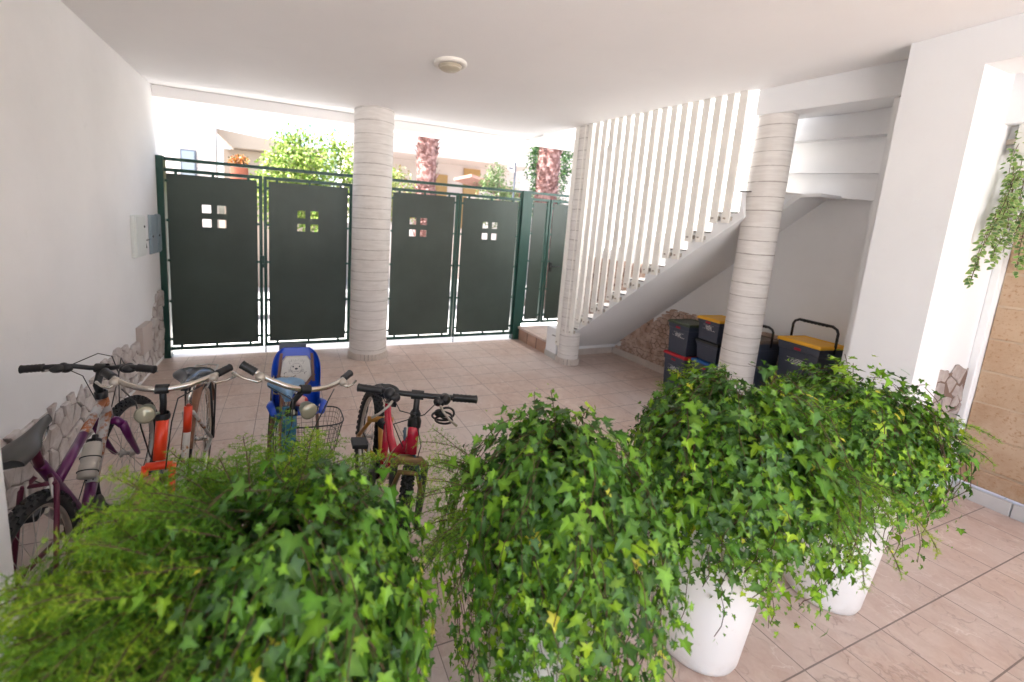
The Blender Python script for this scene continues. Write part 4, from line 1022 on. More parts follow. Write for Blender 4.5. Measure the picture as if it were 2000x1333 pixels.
for sg in (-1, 1):
    b = MB(); b.bar(ps(sg*0.088, 0.345, 0.03), ps(sg*0.10, 0.15, 0.04), 0.017, 0.003, up=(1, 0, 0))
    b.bar(ps(sg*0.105, 0.20, 0.035), ps(sg*0.045, 0.115, 0.045), 0.017, 0.003, up=(1, 0, 0)); b.build('harness_strap', M['strap'], cs)
b = MB(); b.box((-0.115, -0.10, 0.12), (-0.10, 0.06, 0.415)); b.build('rear_plate', M['framed'], cs, bevel=0.006)
b = MB(); b.ellipsoid((0.09, 0.02, 0.035), (0.055, 0.045, 0.035)); b.ellipsoid((0.07, -0.045, 0.03), (0.04, 0.04, 0.03)); b.build('cushion', M['red_cloth'], cs)
b = MB()
for sg in (-1, 1):
    b = MB(); b.tube([(0.05, sg*0.12, -0.02), (0.03, sg*0.135, -0.22), (0.02, sg*0.13, -0.42)], 0.009, n=8)
    b.tube([(0.12, sg*0.11, -0.03), (0.06, sg*0.13, -0.22)], 0.007, n=8); b.build('support_bar', M['strap'], cs)

# wire basket on the left side of the rear rack
bs = MB(); cx, cy, cz = 0.24, 0.16, 0.42
def ring(z, a, w, d):
    pts = []
    for k_ in range(29):
        t = 2*PI*k_/28; cc, s_ = math.cos(t), math.sin(t)
        pts.append((cx+a[0]+d*math.copysign(abs(cc)**0.5, cc), cy+a[1]+w*math.copysign(abs(s_)**0.5, s_), z))
    return pts
top = ring(cz+0.14, (0, 0), 0.145, 0.12); bot = ring(cz-0.08, (0, 0), 0.105, 0.085); mid = ring(cz+0.03, (0, 0), 0.125, 0.10)
bs.tube(top, 0.004, n=6, cap=False); bs.tube(bot, 0.003, n=5, cap=False); bs.tube(mid, 0.002, n=5, cap=False)
for i in range(0, 28): bs.tube([top[i], mid[i], bot[i]], 0.0012, n=4, cap=False)
for q_ in (0.25, 0.5, 0.75): bs.tube([tuple(Vector(a_).lerp(Vector(b_), q_)) for a_, b_ in zip(top, mid)], 0.0011, n=4, cap=False)
for i in range(-8, 9): bs.tube([(cx+0.085*0.95, cy+i*0.012, cz-0.08), (cx-0.085*0.95, cy+i*0.012, cz-0.08)], 0.0011, n=4)
bs.build('wire_basket', M['black'], bk)

# --- 4: red and yellow full-suspension child's mountain bike
p = dict(x=0.415, y=2.443, th=-1.585, lean=0.150, st=-0.33, L=0.706, r=0.290, ht=(0.769, 0.774), hb=(0.797, 0.665), bar=(0.753, 0.886), bw=0.265, bb=-0.010, br=0.002, s=(0.280, 0.712), bbk=(0.407, 0.277))
bk = bike_root('bicycle', 'magenta red full suspension bike with ochre swingarm, furthest right of the bicycles', p)
p['L'] = 0.80
ht = (p['ht'][0], 0, p['ht'][1]); hb = (p['hb'][0], 0, p['hb'][1]); kx = (ht[0]-hb[0], 0, ht[2]-hb[2])
T4 = lambda q: axis_rot(q, hb, kx, p['st'])
r = p['r']; bb3 = Vector((p['bbk'][0], 0, p['bbk'][1])); rf = r*0.93; fa = (p['L'], 0, rf)
b = MB()
b.tube([(hb[0]+0.01, 0, hb[2]-0.03), (ht[0]-0.006, 0, ht[2]+0.01)], 0.026, 0, 16)
b.tube([(hb[0]-0.01, 0, hb[2]+0.02), (0.60, 0, 0.50), bb3+Vector((0.03, 0, 0.0))], [0.029, 0.031, 0.026], 0, 16)
b.tube([(0.60, 0, 0.50), (0.46, 0, 0.53), (0.325, 0, 0.60), (0.300, 0, 0.645)], [0.022, 0.021, 0.020, 0.019], 0, 14)
b.tube([(0.315, 0, 0.61), (0.40, 0, 0.44), (0.425, 0, 0.33)], [0.016, 0.018, 0.018], 0, 12)
b.build('frame', M['red_frame'], bk)
b = MB()
for sg in (-1, 1):
    b.tube([(0.36, sg*0.035, 0.36), (0.15, sg*0.06, 0.31), (0, sg*0.066, r)], 0.0135, 0, 10)
    b.tube([(0.20, sg*0.05, 0.50), (0.0, sg*0.066, r)], 0.0115, 0, 10)
b.tube([(0.20, -0.075, 0.50), (0.20, 0.075, 0.50)], 0.0165, 0, 12); b.tube([(0.20, 0, 0.50), (0.36, 0, 0.36)], 0.015, 0, 10)
b.build('swingarm', M['yellow_frame'], bk)
b = MB(); pts = []
for k_ in range(70):
    t = k_/69; a = t*2*PI*6; c0 = Vector((0.24, 0, 0.50)).lerp(Vector((0.36, 0, 0.54)), t); pts.append(tuple(c0+Vector((-0.3*math.cos(a)*0.024, math.sin(a)*0.024, math.cos(a)*0.024))))
b.tube(pts, 0.0045, n=6); b.tube([(0.23, 0, 0.495), (0.37, 0, 0.545)], 0.009, n=8); b.build('shock_spring', M['black'], bk)
b = MB(); b.tube([(0.302, 0, 0.64), (p['s'][0]+0.005, 0, p['s'][1]-0.035)], 0.014, n=12); b.build('seat_post', M['black'], bk)
saddle(bk, (p['s'][0], 0, p['s'][1]), M['saddle_black'], 0.05, W=0.082)
wheel(bk, 'rear_wheel', (0, r), r, lambda q: q, M['alu'], M['rubber'], tw=0.026)
wheel(bk, 'front_wheel', (fa[0], rf), rf, T4, M['silver'], M['rubber'], tw=0.026)
f = MB(); cz = hb[2]-0.055; cx = hb[0]+0.018
f.tube([(cx, -0.072, cz-0.028), (cx+0.002, -0.045, cz), (cx+0.002, 0.045, cz), (cx, 0.072, cz-0.028)], [0.018, 0.021, 0.021, 0.018], n=12, T=T4)
f.tube([(cx+0.015, -0.065, rf+0.20), (cx+0.02, -0.04, rf+0.29), (cx+0.02, 0.04, rf+0.29), (cx+0.015, 0.065, rf+0.20)], 0.012, n=10, T=T4)
fo = f.build('fork', M['bronze'], bk)
f = MB()
for sg in (-1, 1): f = MB(); f.tube([(cx, sg*0.068, cz-0.01), (fa[0]-0.02, sg*0.066, rf+0.14), (fa[0], sg*0.062, rf)], [0.017, 0.019, 0.013], n=12, T=T4); f.build('leg', M['black'], fo)
bx, bz = p['bar']; W3 = p['bw']
st_ = MB(); st_.tube([(ht[0], 0, ht[2]), (ht[0]-0.008, 0, ht[2]+0.05), (bx, 0, bz)], [0.017, 0.014, 0.0135], n=12, T=T4)
st_.lathe([(0.030, -0.03), (0.031, 0.0), (0.022, 0.018), (0.026, 0.03), (0.018, 0.045)], ht, 16, T=T4); st_.lathe([(0.021, -0.028), (0.021, 0.028)], (bx, 0, bz), 14, axis='y', T=T4); st_.build('stem', M['black'], bk)
h = MB(); h.tube([(bx-0.010, -W3, bz+0.002), (bx, -0.06, bz), (bx, 0.06, bz), (bx-0.010, W3, bz+0.002)], 0.0125, n=12, T=T4); hB_ = h.build('handlebar', M['black'], bk)
for sg in (-1, 1):
    grip(hB_, (bx-0.006, sg*W3*0.60, bz+0.001), (bx-0.011, sg*W3*1.03, bz+0.002), 0.017, T=T4)
    q = MB(); q.ellipsoid((bx+0.008, sg*W3*0.47, bz-0.004), (0.032, 0.028, 0.026), T=T4); q.ellipsoid((bx+0.022, sg*W3*0.36, bz-0.014), (0.022, 0.022, 0.020), T=T4); q.build('gear_shifter', M['black'], hB_)
    lever(hB_, (bx+0.015, sg*W3*0.40, bz-0.01), (0.25, sg*0.8, -0.4), 'steelc', T4, L=0.10)
q = MB()
q.tube([(0.585, 0.034, 0.52), (0.50, 0.030, 0.42), (0.42, 0.028, 0.31)], 0.0024, n=5)
q.build('gear_cable', M['black'], bk)
for (za, zb_, dy) in ((0.15, 0.35, 0.0), (0.45, 0.62, 0.0)):
    a3 = Vector((0.60, 0, 0.50)).lerp(bb3, za); c3 = Vector((0.60, 0, 0.50)).lerp(bb3, zb_)
    q = MB()
    for sg in (-1, 1): q.add([a3+Vector((0.004, sg*0.0322, 0.012)), c3+Vector((0.004, sg*0.0318, 0.012)), c3+Vector((-0.004, sg*0.0318, -0.006)), a3+Vector((-0.004, sg*0.0322, -0.006))], [(0, 1, 2, 3)], 0)
    q.build('decal', M['pad_white'], bk)
# coiled cable lock hung on the left side of the handlebar
q = MB()
for k_, (ra_, rb_, oz) in enumerate(((0.044, 0.034, -0.075), (0.038, 0.03, -0.092), (0.032, 0.036, -0.06))):
    pts = [(bx+0.03+ra_*math.cos(t)*0.7, W3*0.45+0.01*k_+ra_*math.sin(t), bz+oz+rb_*math.cos(t)) for t in [2*PI*k/22 for k in range(23)]]
    q.tube(pts, 0.005, n=8, cap=False, T=T4)
q.ellipsoid((bx+0.035, W3*0.40, bz-0.06), (0.018, 0.024, 0.018), T=T4); q.build('cable_lock', M['black'], hB_)
q = MB()
q.tube([(bx+0.03, -W3*0.4, bz-0.01), (bx+0.12, -W3*0.25, bz-0.03), (bx+0.10, 0.0, bz-0.05), (hb[0]+0.05, 0.04, hb[2]+0.03), (hb[0]+0.02, 0.03, hb[2]-0.05)], 0.0026, n=5, T=T4)
q.tube([(bx+0.03, W3*0.35, bz-0.01), (bx+0.11, W3*0.15, bz-0.04), (bx+0.06, -0.09, bz-0.12), (hb[0]-0.04, -0.03, hb[2]-0.05)], 0.0026, n=5, T=T4)
q.build('brake_cable', M['black'], hB_)
q = MB(); q.tube([(hb[0]-0.10, -0.04, hb[2]+0.03), (hb[0]-0.02, -0.035, hb[2]+0.02), (hb[0]+0.03, 0.03, hb[2]-0.05), (hb[0]+0.05, 0.055, hb[2]-0.13)], 0.007, n=8, T=T4)
q.tube([(hb[0]-0.095, -0.045, hb[2]+0.02), (hb[0]+0.0, -0.01, hb[2]-0.01), (hb[0]+0.04, 0.045, hb[2]-0.12)], 0.006, n=8, T=T4); q.build('tie_strap', mat('dark_blue_strap', (0.02, 0.06, 0.10), 0.5), bk)
crankset(bk, p['bbk'], (0, r), ang=2.0)

# ------------------------------------------------------------------ storage bins
def bin_(name, label, cx, cy, z0, w, d, h, rot, lid, text=True, handle=None, lidh=0.03, taper=0.88, patch=True):
    """w along local x (towards the wall), d along local y; front face = local -x (written side)"""
    t = thing(name, label, 'bin', (cx, cy, z0), (0, 0, rot), group='navy plastic storage bins under the stair')
    b = MB(); hb_ = h-lidh
    def rect(s, z, e=0.0): return [(-w/2*s-e, -d/2*s-e, z), (w/2*s+e, -d/2*s-e, z), (w/2*s+e, d/2*s+e, z), (-w/2*s-e, d/2*s+e, z)]
    levels = [rect(taper, 0.001), rect(0.965, hb_*0.86), rect(0.965, hb_*0.86+0.001, 0.007), rect(1.0, hb_, 0.004)]
    vs = sum(levels, []); fs = [(3, 2, 1, 0)]
    for i in range(3):
        for j in range(4): fs.append((i*4+j, i*4+(j+1) % 4, (i+1)*4+(j+1) % 4, (i+1)*4+j))
    fs.append((12, 13, 14, 15)); b.add(vs, fs, 0); body = b.build('body', M['navy'], t, bevel=0.012, seg=3)
    b = MB(); L = [rect(1.0, hb_+0.001, 0.010), rect(1.0, hb_+lidh*0.7, 0.011), rect(0.97, h, 0.004), rect(0.90, h, 0.0), rect(0.88, h-0.006, 0)]
    vs = sum(L, []); fs = [(3, 2, 1, 0)]
    for i in range(4):
        for j in range(4): fs.append((i*4+j, i*4+(j+1) % 4, (i+1)*4+(j+1) % 4, (i+1)*4+j))
    fs.append((16, 17, 18, 19)); b.add(vs, fs, 0); b.build('lid', M[lid], t, bevel=0.004)
    if text:
        b = MB(); rnd = random.Random(int(cx*1000)+int(z0*100)); fx = lambda z: -w/2*(taper+(0.965-taper)*(z/(hb_*0.86)))-0.0015
        zc = hb_*0.66; ks = d/0.25
        def words(zz, y0, y1, hh, dens=0.72):
            y = y0
            while y < y1:
                L_ = rnd.uniform(0.003, 0.0075)*ks
                if rnd.random() < dens:
                    zb = zz+rnd.uniform(-0.001, 0.0006)
                    b.add([(fx(zb), -y, zb), (fx(zb), -(y+L_), zb), (fx(zb+hh), -(y+L_), zb+hh*rnd.uniform(0.6, 1.15)), (fx(zb+hh), -y, zb+hh*rnd.uniform(0.6, 1.15))], [(0, 1, 2, 3)], 0)
                y += L_+0.0016*ks
        words(zc+0.022, -0.062*ks, -0.012*ks, 0.003, 0.9); words(zc+0.018, -0.006*ks, 0.012*ks, 0.0065); words(zc+0.020, 0.014*ks, 0.064*ks, 0.004)
        words(zc+0.006, -0.034*ks, 0.034*ks, 0.0075, 0.95); words(zc-0.007, -0.036*ks, 0.032*ks, 0.0075, 0.95)
        words(zc-0.019, -0.030*ks, 0.034*ks, 0.0065, 0.95); words(zc-0.016, -0.070*ks, -0.030*ks, 0.0028, 0.9)
        words(zc-0.026, 0.030*ks, 0.074*ks, 0.0055, 0.95); words(zc-0.028, -0.016*ks, 0.016*ks, 0.0022)
        b.build('white_lettering', M['print_white'], body)
    if patch:
        b = MB(); zz = hb_*0.91; b.box((-w/2-0.0075, -0.026, zz-0.010), (-w/2-0.0045, 0.026, zz+0.010)); b.build('red_mark', M['print_red'], body)
    if handle:
        hy, hh = handle; b = MB(); zb = hb_-0.03
        pts = [(0, -hy, zb), (0, -hy, h+hh*0.7), (0, -hy+0.012, h+hh*0.88), (0, -hy+0.045, h+hh), (0, hy-0.045, h+hh), (0, hy-0.012, h+hh*0.88), (0, hy, h+hh*0.7), (0, hy, zb)]
        b.tube(pts, [0.009, 0.009, 0.0095, 0.0115, 0.0115, 0.0095, 0.009, 0.009], n=10)
        for i in range(7): b.ellipsoid((0, (-0.5+i/6)*(hy*1.0), h+hh-0.009), (0.011, 0.012, 0.006), n=8, k=5)
        b.build('handle', M['black'], t)
    return t
G = 0
bin_('storage_bin', 'navy bin with a red lid under the green-lidded bin', 3.965, 3.07, 0.0, 0.30, 0.27, 0.415, -0.10, 'lid_red')
bin_('storage_bin', 'navy bin with a dark green lid standing on the red-lidded bin', 3.965, 3.07, 0.4155, 0.295, 0.265, 0.345, -0.10, 'lid_green')
bin_('storage_bin', 'navy bin with a blue lid at the bottom of the stack beside the column', 3.975, 2.735, 0.0, 0.30, 0.29, 0.435, -0.12, 'lid_blue')
bin_('storage_bin', 'plain dark bin without writing between the blue lid and the yellow-lidded bin', 3.985, 2.76, 0.4355, 0.27, 0.25, 0.205, -0.12, 'black', text=False, patch=False)
bin_('storage_bin', 'navy bin with a yellow lid on top of the stack left of the column', 3.985, 2.77, 0.641, 0.28, 0.245, 0.235, -0.12, 'lid_yellow', handle=None)
bin_('storage_bin', 'tall navy bin with a brown lid and black handle half hidden by the column', 3.99, 2.415, 0.31, 0.27, 0.26, 0.47, -0.12, 'lid_brown', handle=(0.140, 0.115))
bin_('storage_bin', 'large navy bin with a yellow lid and raised black handle beside the pier', 3.99, 1.99, 0.40, 0.27, 0.32, 0.468, -0.14, 'lid_yellow', handle=(0.170, 0.15), taper=0.86)
bin_('storage_bin', 'dark bin hidden by ivy under the large yellow-lidded bin', 4.005, 1.975, 0.0, 0.30, 0.31, 0.399, -0.08, 'lid_blue', text=False)
bin_('storage_bin', 'dark bin hidden by ivy under the brown-lidded bin', 3.99, 2.415, 0.0, 0.28, 0.27, 0.309, -0.12, 'lid_brown', text=False)

# ------------------------------------------------------------------ planters with ivy and asparagus fern
IVY2D = np.array([(0,0),(0.16,-0.10),(0.42,-0.16),(0.30,0.10),(0.52,0.34),(0.24,0.42),(0.17,0.62),(0,1.0),(-0.17,0.62),(-0.24,0.42),(-0.52,0.34),(-0.30,0.10),(-0.42,-0.16),(-0.16,-0.10)], float)
def ivy_template(fold=0.18, curl=0.12, jit=None):
    p = IVY2D.copy()
    if jit is not None: p = p*(1+jit)
    v = np.zeros((15, 3)); v[:14, 0] = p[:, 0]; v[:14, 1] = p[:, 1]
    v[:14, 2] = fold*np.abs(p[:, 0])-curl*(p[:, 1]**2)
    v[14] = (0, 0.22, -0.01)
    return v
_r = np.random.RandomState(4)
TEMPL = [ivy_template(f, c, _r.uniform(-0.14, 0.14, (14, 2))) for f, c in ((0.16, 0.18), (0.32, 0.30), (-0.1, 0.12), (0.22, -0.08), (0.4, 0.15), (0.1, 0.35))]
ITRI = np.array([(14, i, (i+1) % 14) for i in range(14)])
def mesh_np(name, verts, tris, colors, m, parent):
    me = bpy.data.meshes.new(name)
    nv, nf = len(verts), len(tris); k = tris.shape[1]
    me.vertices.add(nv); me.loops.add(nf*k); me.polygons.add(nf)
    me.vertices.foreach_set('co', verts.astype(np.float32).ravel())
    me.loops.foreach_set('vertex_index', tris.astype(np.int32).ravel())
    me.polygons.foreach_set('loop_start', np.arange(0, nf*k, k, dtype=np.int32))
    me.polygons.foreach_set('loop_total', np.full(nf, k, dtype=np.int32))
    me.update(calc_edges=True)
    at = me.color_attributes.new('Col', 'FLOAT_COLOR', 'POINT')
    c = np.ones((nv, 4), np.float32); c[:, :3] = colors; at.data.foreach_set('color', c.ravel())
    me.materials.append(m)
    me.polygons.foreach_set('use_smooth', np.zeros(nf, bool))
    o = bpy.data.objects.new(name, me); col.objects.link(o)
    if parent: o.parent = parent
    return o
def basis(tip, nrm):
    """rows -> x,y,z axes for leaves: y along tip, z ~ normal"""
    y = tip/np.linalg.norm(tip, axis=1, keepdims=True)
    x = np.cross(y, nrm); x /= np.linalg.norm(x, axis=1, keepdims=True)+1e-9
    z = np.cross(x, y)
    return x, y, z
GREENS = np.array([(0.026, 0.090, 0.012), (0.064, 0.180, 0.013), (0.130, 0.285, 0.012), (0.225, 0.400, 0.014), (0.350, 0.500, 0.020), (0.52, 0.50, 0.04)])
def leaves(pos, tip, nrm, size, cidx, name, m, parent, rs, mix=None):
    n = len(pos); x, y, z = basis(tip, nrm); V = np.zeros((n, 15, 3)); 
    ti = rs.randint(0, len(TEMPL), n); T_ = np.array(TEMPL)[ti]
    V = pos[:, None]+size[:, None, None]*(T_[:, :, 0:1]*x[:, None]+T_[:, :, 1:2]*y[:, None]+T_[:, :, 2:3]*z[:, None])
    F = (ITRI[None]+(np.arange(n)*15)[:, None, None]).reshape(-1, 3)
    c = GREENS[cidx]*(1+rs.uniform(-0.22, 0.22, (n, 1)))
    C_ = np.repeat(c[:, None], 15, 1)
    C_[:, 14] = C_[:, 14]*1.35+np.array((0.03, 0.04, 0.01)); C_[:, [2, 4, 10, 12]] *= 0.88
    return mesh_np(name, V.reshape(-1, 3), F, C_.reshape(-1, 3), m, parent)
def mound_vines(c, R, zc, up, dn, n, rs, tail=0.12, stretch=(1.0, 1.0), topfrac=0.35):
    """trailing vines: they climb out of the pot, run over a mound and hang down its side"""
    out = []
    for i in range(n):
        a = rs.uniform(0, 2*PI); f = rs.uniform(0.50, 1.07)*(1+0.09*math.sin(3*a+c[0]*7)+0.05*math.sin(7*a+c[0]*3))
        p0 = rs.uniform(0.05, 0.75); p1 = rs.uniform(0.45, 0.86)*PI if rs.rand() > topfrac else rs.uniform(0.25, 0.5)*PI
        ph = rs.uniform(0, 6, 4); lump = 1+0.10*rs.randn()
        K_ = max(6, int((p1-p0)*R/0.0225)+2)
        q = np.linspace(p0, p1, K_)
        rz = np.where(q < PI/2, up*f*lump, dn)
        aa = a+0.20*np.sin(q*2.3+ph[0])+0.06*np.sin(q*9+ph[1])
        rr = R*f*np.sin(np.minimum(q, PI/2+0.15))*(1-0.22*np.clip(q-PI/2, 0, 2))
        z = zc+rz*np.cos(q)+0.012*np.sin(q*14+ph[2])
        P = np.stack([c[0]+rr*np.cos(aa)*stretch[0], c[1]+rr*np.sin(aa)*stretch[1], z], 1)
        if rs.rand() < 0.45:
            m_ = rs.randint(2, 2+int(tail/0.02)); k = np.arange(1, m_+1)
            P = np.concatenate([P, np.stack([P[-1, 0]+0.010*np.sin(k*0.8+ph[3])+0.004*k*np.cos(a), P[-1, 1]+0.010*np.cos(k*0.7)+0.004*k*np.sin(a), P[-1, 2]-0.021*k], 1)])
        P[:, 2] = np.maximum(P[:, 2], 0.02)
        out.append(P)
    return out
def shoots(c, R, ztop, n, rs, L=(0.08, 0.2)):
    out = []
    for i in range(n):
        a = rs.uniform(0, 2*PI); r0 = R*rs.uniform(0.1, 0.95); LL = rs.uniform(*L); K_ = int(LL/0.02)+2
        zb = ztop[0]+ztop[1]*math.sqrt(max(0, 1-(r0/R)**2)); k = np.linspace(0, 1, K_)
        o = rs.uniform(0.1, 0.9)
        out.append(np.stack([c[0]+(r0+LL*o*k**1.4)*math.cos(a), c[1]+(r0+LL*o*k**1.4)*math.sin(a), zb-0.03+LL*(k*0.9-0.55*o*k**2)], 1))
    return out
def ivy(parent, c, R, zc, up, dn, n, seed, smin=0.020, smax=0.050, yellow=1.0, young_bias=0.0, tail=0.12, stretch=(1.0, 1.0), ns=26):
    rs = np.random.RandomState(seed); V = mound_vines(c, R, zc, up, dn, n, rs, tail, stretch)+shoots(c, R*0.8, (zc, up), ns, rs)
    P = []; Tp = []; N = []; S = []; Cc = []; W_ = []
    stem = MB()
    for vi, v in enumerate(V):
        age = rs.rand(); K_ = len(v); d = np.diff(v, axis=0); d /= np.linalg.norm(d, axis=1, keepdims=True)+1e-9
        p = v[1:]; rad = p-np.array([c[0], c[1], zc-0.12]); rad /= np.linalg.norm(rad, axis=1, keepdims=True)+1e-6
        m_ = len(p); nrm = rad+np.array([0, 0, 0.35])+rs.normal(0, 0.55, (m_, 3))
        side = np.cross(d, rad); side /= np.linalg.norm(side, axis=1, keepdims=True)+1e-9
        sg = np.where(np.arange(m_) % 2 == 0, 1.0, -1.0)[:, None]
        tip = d*0.30+side*sg*rs.uniform(0.2, 0.8, (m_, 1))+rad*0.30+np.array([0, 0, -0.62])+rs.normal(0, 0.28, (m_, 3))
        t = np.arange(1, m_+1)/m_
        keep = rs.rand(m_) > 0.06
        P.append((p+side*sg*0.010+rad*rs.uniform(-0.012, 0.028, (m_, 1)))[keep]); Tp.append(tip[keep]); N.append(nrm[keep])
        size = (smin+(smax-smin)*rs.rand(m_)**1.7)*(1.08-0.55*np.clip(t-0.75, 0, 1)/0.25)*(0.78+0.45*age)
        S.append(size[keep])
        young = t**2.5*0.75+rs.normal(0, 0.20, m_)+0.45*(age > 0.78)+young_bias
        ci = np.clip(0.9+0.5*rs.randn()+2.5*young, 0, 4).astype(int); ci[rs.rand(m_) < 0.0045*yellow] = 5
        Cc.append(ci[keep])
        if vi % 2 == 0: stem.tube([tuple(q) for q in v[::2]], 0.0014, n=3, cap=False)
    o = leaves(np.concatenate(P), np.concatenate(Tp), np.concatenate(N), np.concatenate(S), np.concatenate(Cc), 'ivy_foliage', M['ivy'], parent, rs)
    stem.build('ivy_stem', M['vine'], parent)
    return o
FG = np.array([(0.045, 0.145, 0.012), (0.105, 0.27, 0.016), (0.22, 0.42, 0.020), (0.42, 0.56, 0.03)])
def frond_mesh(fronds, name, parent, rs, needle=0.013, dens=1.0, shade=0.5, width=0.0011):
    """fronds: list of (Nx3 path). every frond carries side twigs with tufts of needles"""
    A = []; B = []; Cc = []
    stem = MB()
    for pth, reach in fronds:
        stem.tube([tuple(q) for q in pth], [0.0015]*(len(pth)-1)+[0.0007], n=4, cap=False)
        K_ = len(pth); tone = rs.rand(); 
        for k in range(1, K_):
            t = k/K_
            d = pth[k]-pth[k-1]; d /= np.linalg.norm(d)+1e-9
            s1 = np.cross(d, rs.normal(0, 0.25, 3)+np.array([0, 0, 1.0])); s1 /= np.linalg.norm(s1)+1e-9
            for sg in (-1, 1):
                L = reach*(0.35+0.9*math.sin(PI*min(1, t*0.9+0.1)))*rs.uniform(0.6, 1.1)
                td = s1*sg+d*0.65+rs.normal(0, 0.16, 3); td /= np.linalg.norm(td)
                m_ = max(3, int(L/0.0060*dens))
                u = np.linspace(0.1, 1, m_)
                base = pth[k]+np.outer(u*L, td)+np.outer(u**2*L*0.18, (0, 0, -1))
                base = np.repeat(base, 4, 0)
                dr = rs.normal(0, 0.75, (len(base), 3))+td*0.9
                dr /= np.linalg.norm(dr, axis=1, keepdims=True)
                tipp = base+dr*(needle*rs.uniform(0.6, 1.2, (len(base), 1)))
                A.append(base); B.append(tipp)
                ci = np.clip((0.2+1.5*tone**1.5+rs.normal(0, 0.40, len(base))+1.7*t), 0, 3)
                lo = np.floor(ci).astype(int); fr = (ci-lo)[:, None]; hi = np.minimum(lo+1, 3)
                Cc.append(FG[lo]*(1-fr)+FG[hi]*fr)
                A.append(base[:-4:4]); B.append(base[4::4]); Cc.append(np.repeat(FG[1][None], len(base[:-4:4]), 0))
    A = np.concatenate(A); B = np.concatenate(B); Cc = np.concatenate(Cc)
    n = len(A); dirn = B-A; w = np.cross(dirn, rs.normal(0, 1, (n, 3))); w /= np.linalg.norm(w, axis=1, keepdims=True)+1e-9
    V = np.stack([A-w*width, A+w*width, B], 1).reshape(-1, 3)
    F = np.arange(n*3).reshape(-1, 3)
    o = mesh_np(name, V, F, np.repeat(Cc, 3, 0), M['fern'], parent)
    stem.build('fern_stem', M['vine'], parent)
    return o
def ferns(parent, c, z0, n, rs, az, spread, out, up, L=(0.25, 0.5), droop=0.5, r0=0.12, reach=0.055, **kw):
    fr = []
    for i in range(n):
        a = az+rs.uniform(-spread, spread); LL = rs.uniform(*L); el = rs.uniform(*up)
        st_ = np.array([c[0]+r0*rs.uniform(0.1, 1)*math.cos(a+rs.normal(0, 0.5)), c[1]+r0*rs.uniform(0.1, 1)*math.sin(a+rs.normal(0, 0.5)), z0+rs.uniform(-0.03, 0.05)])
        d = np.array([math.cos(a)*out, math.sin(a)*out, el]); d /= np.linalg.norm(d)
        K_ = max(6, int(LL/0.016)); pts = [st_]; step = LL/K_
        for k in range(K_):
            d = d+np.array([0, 0, -droop*step*3.0])+rs.normal(0, 0.055, 3); d /= np.linalg.norm(d); pts.append(pts[-1]+d*step)
        fr.append((np.array(pts), reach*rs.uniform(0.7, 1.2)))
    return frond_mesh(fr, 'fern_foliage', parent, rs, **kw)
def planter(x, y, label, w=1.0):
    t = thing('potted_plant', label, 'potted plant', (0, 0, 0), group='white planters with ivy and fern')
    b = MB()
    b.lathe([(0.0, 0.001), (0.122, 0.001), (0.134, 0.008), (0.141, 0.03), (0.165, 0.30), (0.190, 0.60), (0.198, 0.605), (0.201, 0.64), (0.193, 0.645), (0.186, 0.635), (0.180, 0.60), (0.0, 0.60)], (0, 0, 0), n=64, T=lambda q: (x+q[0]*w, y+q[1]*w, q[2]))
    b.build('planter', M['pot'], t)
    b = MB(); b.lathe([(0.0, 0.612), (0.10, 0.615), (0.178, 0.608)], (x, y, 0), n=32); b.build('soil', M['soil'], t)
    return t
PY = 0.97
tA = planter(-0.06, PY, 'largest bushy planter at the lower left, feathery fern mixed with ivy')
ivy(tA, (0.0, PY-0.04), 0.345, 0.57, 0.385, 0.48, 520, 11, smin=0.017, smax=0.046, stretch=(1.0, 0.95))
rsA = np.random.RandomState(5)
ferns(tA, (-0.16, PY+0.0), 0.80, 150, rsA, 2.9, 1.3, 1.0, (0.0, 0.9), (0.18, 0.34), 1.3, r0=0.18, reach=0.045)
ferns(tA, (-0.08, PY+0.04), 0.88, 90, rsA, 1.9, 1.7, 1.0, (0.2, 1.1), (0.12, 0.24), 0.8, r0=0.22, reach=0.04)
ferns(tA, (-0.14, PY-0.12), 0.80, 120, rsA, 3.7, 0.9, 1.0, (-0.1, 0.6), (0.20, 0.42), 2.0, r0=0.20, reach=0.045)
tB = planter(0.76, PY, 'ivy-covered planter second from the left with wispy fern at its left side')
ivy(tB, (0.79, PY), 0.325, 0.62, 0.41, 0.52, 520, 12, smin=0.016, smax=0.043, tail=0.15)
rsB = np.random.RandomState(6)
ferns(tB, (0.60, PY+0.08), 0.84, 16, rsB, 2.7, 0.6, 1.0, (0.0, 0.7), (0.16, 0.30), 0.9, r0=0.12, dens=0.6, reach=0.04, width=0.0008)
ferns(tB, (0.62, PY+0.0), 0.74, 14, rsB, 3.0, 0.5, 1.0, (-0.1, 0.5), (0.16, 0.30), 1.6, r0=0.10, dens=0.6, reach=0.04, width=0.0008)
tC = planter(1.555, PY+0.02, 'planter second from the right, its white pot showing clearly below the ivy', 1.10)
ivy(tC, (1.55, PY), 0.335, 0.73, 0.36, 0.33, 470, 13, smin=0.016, smax=0.043, tail=0.16)
rsC = np.random.RandomState(7)
ferns(tC, (1.62, PY+0.02), 0.95, 34, rsC, 1.5, 3.1, 0.8, (0.3, 1.4), (0.10, 0.20), 0.5, r0=0.2, reach=0.038)
ferns(tC, (1.68, PY-0.14), 0.86, 20, rsC, -1.2, 1.0, 1.0, (0.0, 0.6), (0.16, 0.32), 2.0, r0=0.16, reach=0.035)
tD = planter(2.38, PY, 'rightmost planter in the row with yellow-green foliage over a white pot')
ivy(tD, (2.34, PY), 0.315, 0.74, 0.31, 0.27, 420, 14, smin=0.016, smax=0.040, yellow=1.8, young_bias=0.16, tail=0.18)
rsD = np.random.RandomState(8)
